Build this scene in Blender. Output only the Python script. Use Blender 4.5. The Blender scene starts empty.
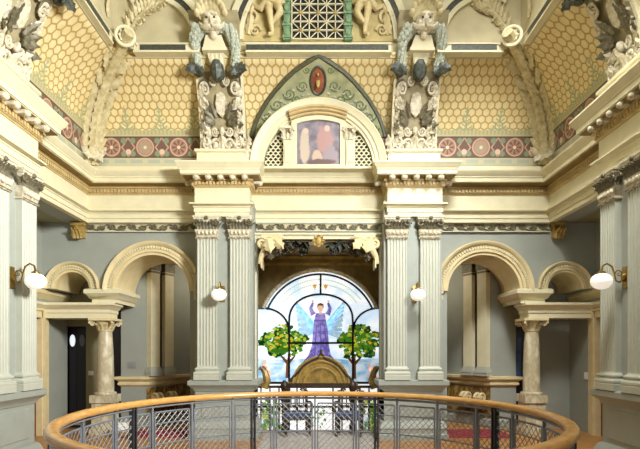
import bpy, bmesh, math, random
from math import sin, cos, pi, sqrt, radians
from mathutils import Vector, Matrix
random.seed(7)
SC = bpy.context.scene
COL = SC.collection
F, CX, HY, EYE = 495.0, 318.5, 350.0, 1.6      # focal length (px), vanishing point, eye height
def X_(px, Y): return (px - CX) * Y / F
def Z_(py, Y): return EYE + (HY - py) * Y / F

# ---------------------------------------------------------------- materials
def lin(c):
    if isinstance(c, str):
        c = [int(c[i:i+2], 16) / 255 for i in (0, 2, 4)]
    return tuple((x / 12.92 if x <= .04045 else ((x + .055) / 1.055) ** 2.4) for x in c) + (1,)
class E:
    """a float socket with arithmetic, builds math nodes"""
    def __init__(s, nt, sock): s.nt, s.k = nt, sock
    def op(s, o, *a, clamp=False):
        n = s.nt.nodes.new('ShaderNodeMath'); n.operation = o; n.use_clamp = clamp
        for i, x in enumerate((s,) + a):
            if isinstance(x, E): s.nt.links.new(x.k, n.inputs[i])
            else: n.inputs[i].default_value = float(x)
        return E(s.nt, n.outputs[0])
    def __add__(s, b): return s.op('ADD', b)
    __radd__ = __add__
    def __sub__(s, b): return s.op('SUBTRACT', b)
    def __rsub__(s, b): return (s * -1.0).op('ADD', b)
    def __mul__(s, b): return s.op('MULTIPLY', b)
    __rmul__ = __mul__
    def __truediv__(s, b): return s.op('DIVIDE', b)
    def abs(s): return s.op('ABSOLUTE')
    def sin(s): return s.op('SINE')
    def mod(s, b): return s.op('FLOORED_MODULO', b)
    def lt(s, b): return s.op('LESS_THAN', b)
    def gt(s, b): return s.op('GREATER_THAN', b)
    def mn(s, b): return s.op('MINIMUM', b)
    def mx(s, b): return s.op('MAXIMUM', b)
    def sqrt(s): return s.op('SQRT')
    def atan2(s, b): return s.op('ARCTAN2', b)
    def floor(s): return s.op('FLOOR')
def hyp(a, b): return (a * a + b * b).sqrt()
def new_mat(name):
    m = bpy.data.materials.new(name); m.use_nodes = True
    return m, m.node_tree, m.node_tree.nodes['Principled BSDF']
def mixc(nt, fac, a, b):
    n = nt.nodes.new('ShaderNodeMix'); n.data_type = 'RGBA'
    if isinstance(fac, E): nt.links.new(fac.k, n.inputs[0])
    else: n.inputs[0].default_value = fac
    for i, c in ((6, a), (7, b)):
        if isinstance(c, (tuple, list)): n.inputs[i].default_value = c
        else: nt.links.new(c, n.inputs[i])
    return n.outputs[2]
def noise_fac(nt, scale, detail=3, coord='Object', stretch=None):
    tc = nt.nodes.new('ShaderNodeTexCoord'); n = nt.nodes.new('ShaderNodeTexNoise')
    n.inputs['Scale'].default_value = scale; n.inputs['Detail'].default_value = detail
    if stretch:
        mp = nt.nodes.new('ShaderNodeMapping'); mp.inputs['Scale'].default_value = stretch
        nt.links.new(tc.outputs[coord], mp.inputs[0]); nt.links.new(mp.outputs[0], n.inputs['Vector'])
    else: nt.links.new(tc.outputs[coord], n.inputs['Vector'])
    return E(nt, n.outputs['Fac'])
def mat(name, c, rough=.55, metal=0, var=.1, scale=6, bump=0, c2=None, stretch=None):
    m, nt, b = new_mat(name)
    b.inputs['Roughness'].default_value = rough; b.inputs['Metallic'].default_value = metal
    a = lin(c); d = lin(c2) if c2 else tuple(x * (1 - var * 2) for x in a[:3]) + (1,)
    f = noise_fac(nt, scale, stretch=stretch)
    f = ((f - .35) * 3.0).op('ADD', 0, clamp=True)
    nt.links.new(mixc(nt, f, a, d), b.inputs['Base Color'])
    if bump:
        bp = nt.nodes.new('ShaderNodeBump'); bp.inputs['Strength'].default_value = bump; bp.inputs['Distance'].default_value = .02
        nt.links.new(noise_fac(nt, scale * 5).k, bp.inputs['Height']); nt.links.new(bp.outputs[0], b.inputs['Normal'])
    return m
def emit(name, c, strength, var=0, scale=8, c2=None):
    m, nt, b = new_mat(name)
    col = lin(c); b.inputs['Base Color'].default_value = col; b.inputs['Roughness'].default_value = .3
    if c2:
        f = ((noise_fac(nt, scale) - .4) * 4).op('ADD', 0, clamp=True)
        k = mixc(nt, f, col, lin(c2)); nt.links.new(k, b.inputs['Emission Color']); nt.links.new(k, b.inputs['Base Color'])
    else: b.inputs['Emission Color'].default_value = col
    b.inputs['Emission Strength'].default_value = strength
    return m
M = dict(
    cream=mat('cream_plaster', 'DED6B2', .55, var=.04),
    ivory=mat('ivory_carved_plaster', 'E2DAC2', .5, scale=16, c2='B4A888', bump=.3),
    consback=mat('tan_shaded_plaster', 'AFA27C', .6, var=.15, scale=9),  # darker tan paints the shade between the reliefs, with some brown patina
    arch=mat('buff_arch_plaster', 'DCCB9C', .55, var=.06),
    gold=mat('dull_gilt', 'B79A55', .5, .15, var=.2, scale=20),
    bed=mat('shaded_brown_soffit', '9A8048', .55, var=.1),  # brown includes the shade under the cornice, put into the colour
    dentil=mat('ochre_moulding', 'C9B07A', .55, var=.1),
    pil=mat('pale_grey_paint', 'BBBDAD', .5, var=.03),
    grey=mat('grey_wall_paint', '999D92', .6, var=.04, scale=3),
    pier=mat('pier_grey_paint', '9CA197', .55, var=.04),
    bronze=mat('aged_bronze_leaf', '7E765C', .5, .15, var=.3, scale=25, c2='4C493A'),
    darkleaf=mat('dark_green_bronze', '575C52', .5, .15, var=.3, scale=25, c2='33362F'),
    verd=mat('verdigris_garland', 'C6CAB8', .6, var=.2, scale=40, c2='8F9A88'),
    verd2=mat('green_pillar_paint', '7E9A72', .6, var=.2, scale=18, c2='5E7C5A'),
    rib=mat('rib_plaster', 'D9CDA4', .6, var=.2, scale=12, c2='B8AA7C'),
    tan=mat('tan_panel_plaster', 'C9BE98', .7, var=.08, scale=4),
    tangold=mat('ochre_panel_plaster', 'C2B077', .7, var=.12, scale=5),
    inlay=mat('dark_inlay', '34372F', .5, var=.3, scale=30, c2='4E5044'),
    black=mat('black_void', '0E0D0C', .7),
    door=mat('black_door_paint', '17141A', .35),
    wood=mat('honey_oak_rail', 'D2A05A', .22, var=.12, scale=9, c2='B98748', stretch=(1, 1, 6)),
    redwood=mat('red_brown_door_wood', '7A3C1E', .35, c2='5A2A14', stretch=(6, 6, .6)),
    darkwood=mat('dark_stained_wood', '40301F', .4, var=.25, stretch=(4, 4, .7)),
    oldgold=mat('old_gold_wood', 'A98A40', .4, .1, c2='7A6130', scale=8),
    steel=mat('grey_painted_steel', '8F939A', .4, .3),
    dsteel=mat('dark_steel', '4A4A4E', .4, .4),
    wire=mat('wire_mesh_steel', '8C8A86', .5, .3),
    brass=mat('brass', 'A98C4C', .3, .9),
    blue=mat('dark_blue_upholstery', '2F4468', .7, scale=30),
    red=mat('red_carpet', '9A2534', .9, c2='7A1A2A', scale=40),
    brown=mat('brown_gilt_wall', '7D6A38', .55, var=.2, scale=4, c2='5E4E28'),
    olive=mat('olive_corridor_paint', '8E8968', .6, var=.06, scale=3),
    lead=mat('black_lead_bar', '14141A', .5),
    white=mat('white_plate', 'F0EFE8', .4),
    plate=mat('grey_notice_plate', '8F938F', .4),
    skin=mat('stone_relief', 'D2C08E', .6, var=.1, scale=10),
    globe=emit('lit_opal_glass', 'FFFBEF', .75),
    palefloor=mat('pale_stone_and_reflection', 'B7AFA6', .5, var=.1),
)
# marble
def marble(name, a, b_, s=3):
    m, nt, b = new_mat(name)
    f = noise_fac(nt, s, 8, stretch=(1.6, 1.6, .8))
    g = ((f - .5).abs() * 7).op('MULTIPLY', 1, clamp=True)
    nt.links.new(mixc(nt, g, lin(b_), lin(a)), b.inputs['Base Color']); b.inputs['Roughness'].default_value = .25
    return m
M['marble'] = marble('veined_cream_marble', 'D8CFB2', 'B3A787', 4)
M['marble2'] = marble('gold_brown_marble', 'A8884C', '5E4826', 5)
# parquet
def parquet():
    m, nt, b = new_mat('orange_brown_parquet')
    tc = nt.nodes.new('ShaderNodeTexCoord'); br = nt.nodes.new('ShaderNodeTexBrick')
    br.inputs['Scale'].default_value = 4; br.inputs['Color1'].default_value = lin('B9854A'); br.inputs['Color2'].default_value = lin('A5713A')
    br.inputs['Mortar'].default_value = lin('6A4522'); br.inputs['Mortar Size'].default_value = .008
    nt.links.new(tc.outputs['Object'], br.inputs[0]); nt.links.new(br.outputs[0], b.inputs['Base Color']); b.inputs['Roughness'].default_value = .35
    return m
M['floor'] = parquet()
# scale pattern wall of the cove: hex scales, stencilled plants, red frieze with medallions
def cove_mat():
    m, nt, b = new_mat('painted_scale_pattern')
    uv = nt.nodes.new('ShaderNodeUVMap'); sp = nt.nodes.new('ShaderNodeSeparateXYZ'); nt.links.new(uv.outputs[0], sp.inputs[0])
    u, v = E(nt, sp.outputs[0]), E(nt, sp.outputs[1])
    w, h = .132, .132 * 1.732; vv = v / .86
    def hexd(du, dv):
        a = (((u + du).mod(w)) - w / 2).abs(); c = (((vv + dv).mod(h)) - h / 2).abs()
        return a.mx(a * .5 + c * .866)
    d = hexd(0, 0).mn(hexd(w / 2, h / 2)) / w
    nf = noise_fac(nt, 5)
    base = mixc(nt, ((nf - .4) * 3).op('ADD', 0, clamp=True), lin('E6D5A3'), lin('D9C58E'))
    col = mixc(nt, d.gt(.44), base, lin('AF935A'))
    col = mixc(nt, (d.gt(.38)) * (d.lt(.44)), col, lin('D2BA7C'))
    # plants
    P = .62
    lu = ((u + .10).mod(P) - P / 2).abs(); pv = v - 5.60
    env = lu.lt((.40 - pv) * .42) * pv.gt(0) * pv.lt(.40)
    br = ((pv - lu * .7).mod(.07)).lt(.034) + lu.lt(.012)
    plant = (env * br).op('MULTIPLY', 1, clamp=True)
    low = lu.lt(.26) * pv.lt(.09) * ((pv + (lu * 38).sin() * .03).lt(.07))
    col = mixc(nt, (plant + low * .45).op('MULTIPLY', .75, clamp=True), col, lin('98A37E'))
    # green band
    col = mixc(nt, v.lt(5.63), col, lin('BDB388'))
    col = mixc(nt, v.lt(5.63) * v.gt(5.56) * ((u.mod(.07)).lt(.035)), col, lin('A8A57E'))
    # red frieze
    fr = v.lt(5.52) * v.gt(5.16)
    cu = (u + .10 + P / 2).mod(P) - P / 2; cv = v - 5.34
    r = hyp(cu, cv); th = cv.atan2(cu)
    fcol = lin('705648')
    wav = ((cu * (pi / P)).op('COSINE').abs() * -.3 + .17)
    k1 = ((cv.abs() - wav).abs()).lt(.022)
    fcol = mixc(nt, k1, fcol, lin('B79480'))
    gb = hyp(cu.abs() - .225, cv.abs() - .115).lt(.05)
    fcol = mixc(nt, gb, fcol, lin('7E8C70'))
    gd = hyp(cu.abs() - .31, cv + .08).lt(.05)
    fcol = mixc(nt, gd, fcol, lin('D8B79A'))
    fcol = mixc(nt, r.lt(.165), fcol, lin('C6A188'))
    fcol = mixc(nt, r.lt(.142), fcol, lin('A67E6A'))
    pet = ((th * 4).op('COSINE').abs().gt(.72)) * r.lt(.125) * r.gt(.035)
    alt = ((u + .10 + P / 2) / P).floor().mod(2)
    fcol = mixc(nt, pet, fcol, lin('6E5A4C'))
    fcol = mixc(nt, r.lt(.12) * alt, fcol, lin('8F9A80'))
    fcol = mixc(nt, pet * alt, fcol, lin('B98672'))
    fcol = mixc(nt, r.lt(.03), fcol, lin('E4C3A0'))
    col = mixc(nt, fr, col, fcol)
    col = mixc(nt, (v.lt(5.53) * v.gt(5.505)) + (v.lt(5.175) * v.gt(5.15)), col, lin('5A4A3C'))
    # teal strip
    ts = v.lt(5.15)
    col = mixc(nt, ts, col, lin('BDB99A'))
    tt = ts * v.gt(5.05) * v.lt(5.12) * ((cu.abs() - .16).abs().lt(.11))
    col = mixc(nt, tt, col, lin('A9AE9A'))
    nt.links.new(col, b.inputs['Base Color']); b.inputs['Roughness'].default_value = .6
    return m
M['cove'] = cove_mat()
def painting_mat():
    m, nt, b = new_mat('faded_figure_painting')
    tc = nt.nodes.new('ShaderNodeTexCoord'); sp = nt.nodes.new('ShaderNodeSeparateXYZ'); nt.links.new(tc.outputs['Object'], sp.inputs[0])
    x, z = E(nt, sp.outputs[0]), E(nt, sp.outputs[2])
    n1 = noise_fac(nt, 5, 5); n2 = noise_fac(nt, 9, 6)
    col = mixc(nt, ((n1 - .4) * 5).op('ADD', 0, clamp=True), lin('6E6672'), lin('8E858E'))
    def blob(cx, cz, rx, rz, c, col, k=1):
        d = hyp((x - cx) / rx, (z - cz) / rz) + (n2 - .5) * .9
        return mixc(nt, ((1.08 - d) * 4.5).op('MULTIPLY', k, clamp=True), col, lin(c))
    col = blob(-.24, .36, .09, .34, 'C2B39F', col, .8)
    col = blob(.12, .48, .16, .28, 'B08A86', col, .8)
    col = blob(.22, .2, .14, .2, '9C8E94', col)
    col = blob(-.02, .16, .1, .16, 'C4AE98', col)
    col = blob(.04, .1, .28, .06, '6E5856', col, .7)
    col = blob(.16, .70, .05, .06, 'CDB3A2', col)
    col = blob(-.22, .66, .05, .05, 'CDB8A6', col)
    nt.links.new(col, b.inputs['Base Color']); b.inputs['Roughness'].default_value = .35
    return m
M['painting'] = painting_mat()
def field_mat():
    return mat('sage_green_fresco', 'ABA981', .6, c2='8C916E', scale=7)
M['field'] = field_mat()
M['medal'] = mat('red_brown_medallion', '7E4430', .5, c2='9C6440', scale=9)
M['border'] = mat('dark_olive_border', '5C5A3E', .5, c2='3E4234', scale=30)

# ---------------------------------------------------------------- mesh builder
class MB:
    def __init__(s, sx=1, fn=None): s.v, s.f, s.uv, s.sx, s.fn, s.mx = [], [], None, sx, fn, None
    def add(s, vs, fs):
        o = len(s.v)
        for p in vs:
            p = Vector(p)
            if s.mx: p = s.mx @ p
            if s.fn: p = Vector(s.fn(p))
            s.v.append((p.x * s.sx, p.y, p.z))
        s.f += [[i + o for i in f] for f in fs]
        return s
    def box(s, x0, x1, y0, y1, z0, z1, taper=0):
        t = taper
        return s.add([(x0, y0, z0), (x1, y0, z0), (x1, y1, z0), (x0, y1, z0), (x0 - t, y0 - t, z1), (x1 + t, y0 - t, z1), (x1 + t, y1, z1), (x0 - t, y1, z1)],
                     [(0, 3, 2, 1), (4, 5, 6, 7), (0, 1, 5, 4), (1, 2, 6, 5), (2, 3, 7, 6), (3, 0, 4, 7)])
    def prism(s, poly, a, b, axis='y'):
        """poly in the plane normal to axis, extruded from a to b"""
        n = len(poly)
        def P(p, t): return {'y': (p[0], t, p[1]), 'z': (p[0], p[1], t), 'x': (t, p[0], p[1])}[axis]
        return s.add([P(p, a) for p in poly] + [P(p, b) for p in poly],
                     [list(range(n)), list(range(2 * n - 1, n - 1, -1))] + [(i, i + n, (i + 1) % n + n, (i + 1) % n) for i in range(n)])
    def lathe(s, prof, c=(0, 0, 0), n=20):
        vs, fs = [], []
        for r, z in prof:
            for k in range(n): a = 2 * pi * k / n; vs.append((c[0] + r * cos(a), c[1] + r * sin(a), c[2] + z))
        for i in range(len(prof) - 1):
            for k in range(n): fs.append((i * n + k, i * n + (k + 1) % n, (i + 1) * n + (k + 1) % n, (i + 1) * n + k))
        fs += [list(range(n))[::-1], [(len(prof) - 1) * n + k for k in range(n)]]
        return s.add(vs, fs)
    def ball(s, c, r, n=8, m=6):
        if not isinstance(r, (tuple, list)): r = (r, r, r)
        vs, fs = [(c[0], c[1], c[2] - r[2])], []
        for i in range(1, m):
            t = -pi / 2 + pi * i / m
            for k in range(n): a = 2 * pi * k / n; vs.append((c[0] + r[0] * cos(t) * cos(a), c[1] + r[1] * cos(t) * sin(a), c[2] + r[2] * sin(t)))
        vs.append((c[0], c[1], c[2] + r[2])); top = len(vs) - 1
        for k in range(n):
            fs.append((0, 1 + (k + 1) % n, 1 + k))
            for i in range(m - 2): b = 1 + i * n; fs.append((b + k, b + (k + 1) % n, b + n + (k + 1) % n, b + n + k))
            fs.append((top, top - n + k, top - n + (k + 1) % n))
        return s.add(vs, fs)
    def tube(s, pts, r, n=6, closed=False):
        pts = [Vector(p) for p in pts]; N = len(pts)
        if not isinstance(r, (list, tuple)): r = [r] * N
        vs, fs = [], []; ref = None
        for i, p in enumerate(pts):
            d = (pts[(i + 1) % N] - pts[i - 1]) if closed else (pts[min(i + 1, N - 1)] - pts[max(i - 1, 0)])
            if d.length < 1e-9: d = Vector((0, 0, 1))
            d.normalize()
            if ref is None: ref = Vector((0, 0, 1)) if abs(d.z) < .9 else Vector((1, 0, 0))
            u = (ref - d * ref.dot(d)); u = u.normalized() if u.length > 1e-6 else d.orthogonal().normalized()
            ref = u; w = d.cross(u)
            for k in range(n): a = 2 * pi * k / n; vs.append(p + (u * cos(a) + w * sin(a)) * r[i])
        for i in range(N if closed else N - 1):
            j = (i + 1) % N
            for k in range(n): fs.append((i * n + k, i * n + (k + 1) % n, j * n + (k + 1) % n, j * n + k))
        if not closed: fs += [list(range(n))[::-1], [(N - 1) * n + k for k in range(n)]]
        return s.add(vs, fs)
    def sweep(s, prof, path, closed=False):
        """profile (out, z) along a plan path; out = right hand side of the direction"""
        path = [Vector((p[0], p[1])) for p in path]; N = len(path); n = len(prof); vs, fs = [], []
        for i, p in enumerate(path):
            def nrm(a, b): d = (b - a).normalized(); return Vector((d.y, -d.x))
            if closed or 0 < i < N - 1:
                n1, n2 = nrm(path[i - 1], p), nrm(p, path[(i + 1) % N]); m = (n1 + n2) / (1 + n1.dot(n2))
            elif i == 0: m = nrm(p, path[1])
            else: m = nrm(path[-2], p)
            for o, z in prof: q = p + m * o; vs.append((q.x, q.y, z))
        for i in range(N if closed else N - 1):
            j = (i + 1) % N
            for k in range(n): fs.append((i * n + k, j * n + k, j * n + (k + 1) % n, i * n + (k + 1) % n))
        if not closed: fs += [list(range(n)), [(N - 1) * n + k for k in range(n)][::-1]]
        return s.add(vs, fs)
    def arc(s, prof, cx, cz, a0, a1, n=32):
        """profile (radius, y) swept round an arc in the XZ plane (degrees)"""
        m = len(prof); vs, fs = [], []
        for i in range(n + 1):
            a = radians(a0 + (a1 - a0) * i / n)
            for r, y in prof: vs.append((cx + r * cos(a), y, cz + r * sin(a)))
        for i in range(n):
            for k in range(m): fs.append((i * m + k, (i + 1) * m + k, (i + 1) * m + (k + 1) % m, i * m + (k + 1) % m))
        fs += [list(range(m)), [n * m + k for k in range(m)][::-1]]
        return s.add(vs, fs)
    def leaf(s, base, d, up, L, W, curl=.5, n=6, th=.25, lobes=3):
        """acanthus leaf: starts at base along d, bends towards up"""
        base, d, up = Vector(base), Vector(d).normalized(), Vector(up).normalized()
        side = d.cross(up).normalized(); vs, fs = [], []; p = base.copy(); t = 0
        for i in range(n + 1):
            f = i / n; a = curl * (f ** 1.5) * pi
            dd = d * cos(a) + up * sin(a); uu = up * cos(a) - d * sin(a)
            w = W * .5 * (.35 + .65 * sin(pi * min(1, f * 1.05 + .08)) ** .7) * (1 + .22 * cos(f * lobes * 2 * pi)) * (1 if f < .95 else .35)
            vs += [p - side * w + uu * W * .04, p + uu * W * th, p + side * w + uu * W * .04, p - uu * W * th * .5]
            p = p + dd * (L / n)
        for i in range(n):
            for k in range(4): fs.append((i * 4 + k, i * 4 + (k + 1) % 4, i * 4 + 4 + (k + 1) % 4, i * 4 + 4 + k))
        fs += [(3, 2, 1, 0), (n * 4, n * 4 + 1, n * 4 + 2, n * 4 + 3)]
        return s.add(vs, fs)
    def scroll(s, c, u, v, r, turns=1.6, th=.25, start=0, n=26, tail=None):
        c, u, v = Vector(c), Vector(u), Vector(v); pts, rr = [], []
        for i in range(n + 1):
            f = i / n; a = start + turns * 2 * pi * f; R = r * (1 - .85 * f)
            pts.append(c + u * R * cos(a) + v * R * sin(a)); rr.append(r * th * (1 - .55 * f))
        if tail is not None:
            t0 = Vector(tail); pre = [t0.lerp(pts[0], k / 4) for k in range(4)]
            pts = pre + pts; rr = [rr[0] * (.5 + .12 * k) for k in range(4)] + rr
        s.tube(pts, rr, 6); return s.ball(pts[-1], r * th * .75, 6, 5)
    def build(s, name, m, parent=None, smooth=True, loc=None):
        me = bpy.data.meshes.new(name); me.from_pydata(s.v, [], s.f)
        bm = bmesh.new(); bm.from_mesh(me); bmesh.ops.recalc_face_normals(bm, faces=bm.faces); bm.to_mesh(me); bm.free()
        if s.uv:
            ly = me.uv_layers.new(name='UVMap')
            for l in me.loops: ly.data[l.index].uv = s.uv[l.vertex_index]
        me.materials.append(M[m] if isinstance(m, str) else m)
        if smooth: me.shade_smooth(); me.set_sharp_from_angle(angle=radians(38))
        o = bpy.data.objects.new(name, me); COL.objects.link(o)
        if parent: o.parent = parent
        if loc: o.location = loc
        return o
def tag(o, label, cat, group=None, kind='thing'):
    o['label'] = label; o['category'] = cat; o['kind'] = kind
    if group: o['group'] = group
    return o
def thing(name, label, cat, loc=(0, 0, 0), rz=0, group=None):
    o = bpy.data.objects.new(name, None); COL.objects.link(o); o.location = loc; o.rotation_euler = (0, 0, rz); o.empty_display_size = .1
    return tag(o, label, cat, group)
def root(name):
    o = bpy.data.objects.new(name, None); COL.objects.link(o); o['kind'] = 'structure'; o.empty_display_size = .1; return o
def struct(mb, name, m, parent=None, smooth=True):
    o = mb.build(name, m, parent, smooth); o['kind'] = 'structure'; return o
def dup(r0, loc, rz=0, label=None):
    r = r0.copy(); COL.objects.link(r); r.location = loc; r.rotation_euler = (0, 0, rz)
    if label: r['label'] = label
    for ch in list(r0.children):
        c = ch.copy(); COL.objects.link(c); c.parent = r
        for g in list(ch.children): d = g.copy(); COL.objects.link(d); d.parent = c
    return r
SIDE = {-1: 'left', 1: 'right'}

# ---------------------------------------------------------------- main dimensions
XS, YW = 4.29, 9.2          # side and back planes of the hall (architrave line)
XP, YP = 3.95, 8.85         # faces of side piers and back piers
XC = 5.2                   # outer wall of the side corridors
YWF, YWB = 9.3, 10.2        # wall with the arches: front and back face
ZA, ZT = 3.97, 4.87         # underside of architrave, top of cornice
PY0, PY1 = 5.0, 6.83       # side piers along Y
BX0, BX1 = 1.17, 2.20       # back piers along X
RC, RR = Vector((-.045, 4.29, 0)), 2.0   # ring centre and radius

# ---------------------------------------------------------------- floors, outer walls, ceiling
b = MB(); N = 64
rect = []
x0, x1, y0, y1 = -5.4, 5.4, -3, 9.95
outer = []
for k in range(N):
    a = 2 * pi * k / N; dx, dy = cos(a), sin(a)
    t = min(((x1 - RC.x) / dx if dx > 1e-9 else (x0 - RC.x) / dx if dx < -1e-9 else 1e9), ((y1 - RC.y) / dy if dy > 1e-9 else (y0 - RC.y) / dy if dy < -1e-9 else 1e9))
    outer.append((RC.x + dx * t, RC.y + dy * t))
inner = [(RC.x + 1.92 * cos(2 * pi * k / N), RC.y + 1.92 * sin(2 * pi * k / N)) for k in range(N)]
vs = [(x, y, 0) for x, y in outer] + [(x, y, 0) for x, y in inner] + [(x, y, -.35) for x, y in outer] + [(x, y, -.35) for x, y in inner]
fs = []
for k in range(N):
    j = (k + 1) % N
    fs += [(k, j, N + j, N + k), (2 * N + k, 3 * N + k, 3 * N + j, 2 * N + j), (k, 2 * N + k, 2 * N + j, j), (N + k, N + j, 3 * N + j, 3 * N + k)]
b.add(vs, fs)
for cx, cy in ((-5.4, 9.95), (5.4, 9.95), (-5.4, -3), (5.4, -3)):      # corners cut off by the radial split
    pass
b.box(-5.4, -1.35, 9.95, 14, -.35, 0).box(1.35, 5.4, 9.95, 14, -.35, 0)
struct(b, 'floor', 'floor', smooth=False)
b = MB().box(-5.4, 5.4, -3, 14, -4.2, -4.0); struct(b, 'floor_lower', 'palefloor', smooth=False)
for s in (-1, 1):
    b = MB(s)
    b.box(XS, XS + .3, -3, PY1, 0, ZA + .9)                       # wall behind the side pier
    b.box(XS + .02, XS + .45, PY1, YW + .12, ZA + .012, ZA + .9)                    # beam over the side bay
    b.box(XC, XC + .2, 6.9, 7.9, 0, 4.1).box(XC, XC + .2, 9.38, 14.2, 0, 4.1).box(XC, XC + .2, 7.9, 9.38, 2.3, 4.1)
    struct(b, 'wall_' + SIDE[s], 'grey', smooth=False)
    b = MB(s).box(XS + .3, XC + .2, 6.3, 6.9, 0, 4.1); struct(b, 'wall_corridor_%s' % SIDE[s], 'grey', smooth=False)
    b = MB(s).box(XS + .45, XC + .2, 6.9, YWF, ZA + .02, ZA + .2); struct(b, 'ceiling_corridor_%s' % SIDE[s], 'olive', smooth=False)
b = MB().box(-5.4, 5.4, -3.2, -3, -4, 8.8); struct(b, 'wall_rear', 'pier', smooth=False)
b = MB().box(-5.4, 5.4, -3.2, 9.4, 8.6, 8.8); struct(b, 'ceiling', 'olive', smooth=False)

# ---------------------------------------------------------------- back wall with arches
AX, AZ, AR = X_(153.5, YWF), Z_(291, YWF), 36.5 * YWF / F       # big arch
SX, SZ, SR = X_(73, YWF), Z_(289, YWF), 17.5 * YWF / F          # small arch
ZI0, ZI1 = 2.49, SZ                                         # impost block
def arcpts(cx, cz, r, a0, a1, n): return [(cx + r * cos(radians(a0 + (a1 - a0) * i / n)), cz + r * sin(radians(a0 + (a1 - a0) * i / n))) for i in range(n + 1)]
for s in (-1, 1):
    poly = [(-XC - .1, 4.2), (-1.9, 4.2), (-1.9, 0), (AX + AR, 0)] + arcpts(AX, AZ, AR, 0, 180, 28) + [(AX - AR, ZI1 - .02), (SX + SR, ZI1 - .02)] + arcpts(SX, SZ, SR, 0, 180, 20) + [(-XC - .1, SZ)]
    b = MB(-s).prism(poly, YWF, YWB)
    struct(b, 'wall_back_' + SIDE[s], 'grey')
    # corridor end wall and rear pier
    b = MB(-s)
    Yd = 10.25
    if s < 0:
        b.box(-XC, X_(64, Yd), Yd, Yd + .2, 0, 4.1).box(X_(64, Yd), X_(86, Yd), Yd, Yd + .2, 2.09, 4.1).box(X_(86, Yd), X_(99, Yd), Yd, Yd + .2, 0, 4.1).box(X_(99, Yd), X_(121, Yd), Yd, Yd + .2, 2.6, 4.1)
    else:
        b.box(-XC, X_(111.5, Yd), Yd, Yd + .2, 0, 4.1).box(X_(111.5, Yd), X_(121, Yd), Yd, Yd + .2, 2.09, 4.1)
    struct(b, 'wall_corridor_end_' + SIDE[s], 'olive' if s < 0 else 'grey', smooth=False)
    b = MB(-s).box(-XC, -1.2, 13.8, 14, 0, 4.3); struct(b, 'wall_alcove_%s' % SIDE[s], 'grey', smooth=False)
    b = MB(-s).box(-XC, -1.2, YWB, 14, 4.1, 4.3); struct(b, 'ceiling_alcove_%s' % SIDE[s], 'olive', smooth=False)
    # rear pier + oblique dado wall
    P0, P1, P2, P3 = (X_(121, 10.25), 10.25), (X_(146.5, 10.25), 10.25), (-2.9, 11.43), (-2.1, 12.88)
    b = MB(-s)
    b.prism([P0, P1, P2, P3, (P3[0] - .6, P3[1] + .4), (P0[0], 11.9)], 0, 4.1, 'z')
    struct(b, 'wall_stair_' + SIDE[s], 'grey', smooth=False)
    dado = root('trim_dado_' + SIDE[s])
    pr = [(-.02, .82), (.02, .86), (.05, .88), (.05, .92), (.03, .94), (.10, 1.0), (.10, 1.05), (-.02, 1.06)]
    b = MB(-s).sweep(pr, [(P0[0], 10.9), P0, P1, P2]) if False else MB(-s).sweep(pr, [(P0[0], 10.9), P0, P1, P2])
    struct(b, 'dado_cap', 'arch', dado)
    b = MB(-s).sweep([(0, 0), (.04, 0), (.04, .14), (.015, .17), (0, .17)], [P0, P1, P2]); struct(b, 'dado_base', 'pier', dado)
    b = MB(-s).sweep([(-.02, .2), (.012, .2), (.012, .82), (-.02, .82)], [P1, P2]); struct(b, 'dado_marble', 'marble2', dado)
    dx, dy = (P2[0] - P1[0]), (P2[1] - P1[1]); L = sqrt(dx * dx + dy * dy); dx /= L; dy /= L; nx, ny = dy, -dx
    tm = .325; gp = [(P1[0] + dx * (tm + a) + nx * o, P1[1] + dy * (tm + a) + ny * o) for a, o in ((-.07, -.02), (-.07, .02), (.07, .02), (.07, -.02))]
    b = MB(-s).prism(gp, 1.06, 3.55, 'z'); struct(b, 'trim_shaded_gap_' + SIDE[s], 'darkwood', smooth=False)  # dark strip standing in for the shaded gap between the pilasters
    for i, (t, nm) in enumerate(((.13, 'nearer'), (.52, 'farther'))):
        pt = thing('stair_pilaster', 'cream stair pilaster through the large %s arch, the one %s the marble column' % (SIDE[s], 'nearer' if i == 0 else 'farther from'), 'pilaster')
        c = (P1[0] + dx * t, P1[1] + dy * t)
        def rect(hw, d): return [(c[0] - dx * hw, c[1] - dy * hw), (c[0] - dx * hw + nx * d, c[1] - dy * hw + ny * d), (c[0] + dx * hw + nx * d, c[1] + dy * hw + ny * d), (c[0] + dx * hw, c[1] + dy * hw)]
        b = MB(-s); b.prism(rect(.12, .12), 1.06, 3.7, 'z'); b.build('shaft', 'cream', pt)
        b = MB(-s)
        for hw, d, z0, z1 in ((.155, .155, 1.06, 1.12), (.165, .165, 1.12, 1.17), (.145, .145, 1.17, 1.21), (.13, .13, 1.21, 1.25)): b.prism(rect(hw, d), z0, z1, 'z')
        b.build('base', 'pil', pt)
        b = MB(-s)
        for hw, d, z0, z1 in ((.13, .13, 3.2, 3.24), (.14, .14, 3.26, 3.45), (.17, .17, 3.45, 3.52), (.18, .18, 3.54, 3.6)): b.prism(rect(hw, d), z0, z1, 'z')
        b.build('capital', 'bronze', pt)
        br = thing('scroll_bracket', 'small pale scroll bracket under the stair dado behind the %s arch, %s one' % (SIDE[s], 'outer' if i == 0 else 'inner'), 'bracket', group=None)
        b = MB(-s); q = Vector((c[0] + nx * .1, c[1] + ny * .1, .6))
        b.scroll(q, (nx, ny, 0), (0, 0, 1), .1, 1.4, .35); b.scroll(q + Vector((dx, dy, 0)) * .12, (nx, ny, 0), (0, 0, 1), .1, 1.4, .35)
        b.build('scroll', 'arch', br)
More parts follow.
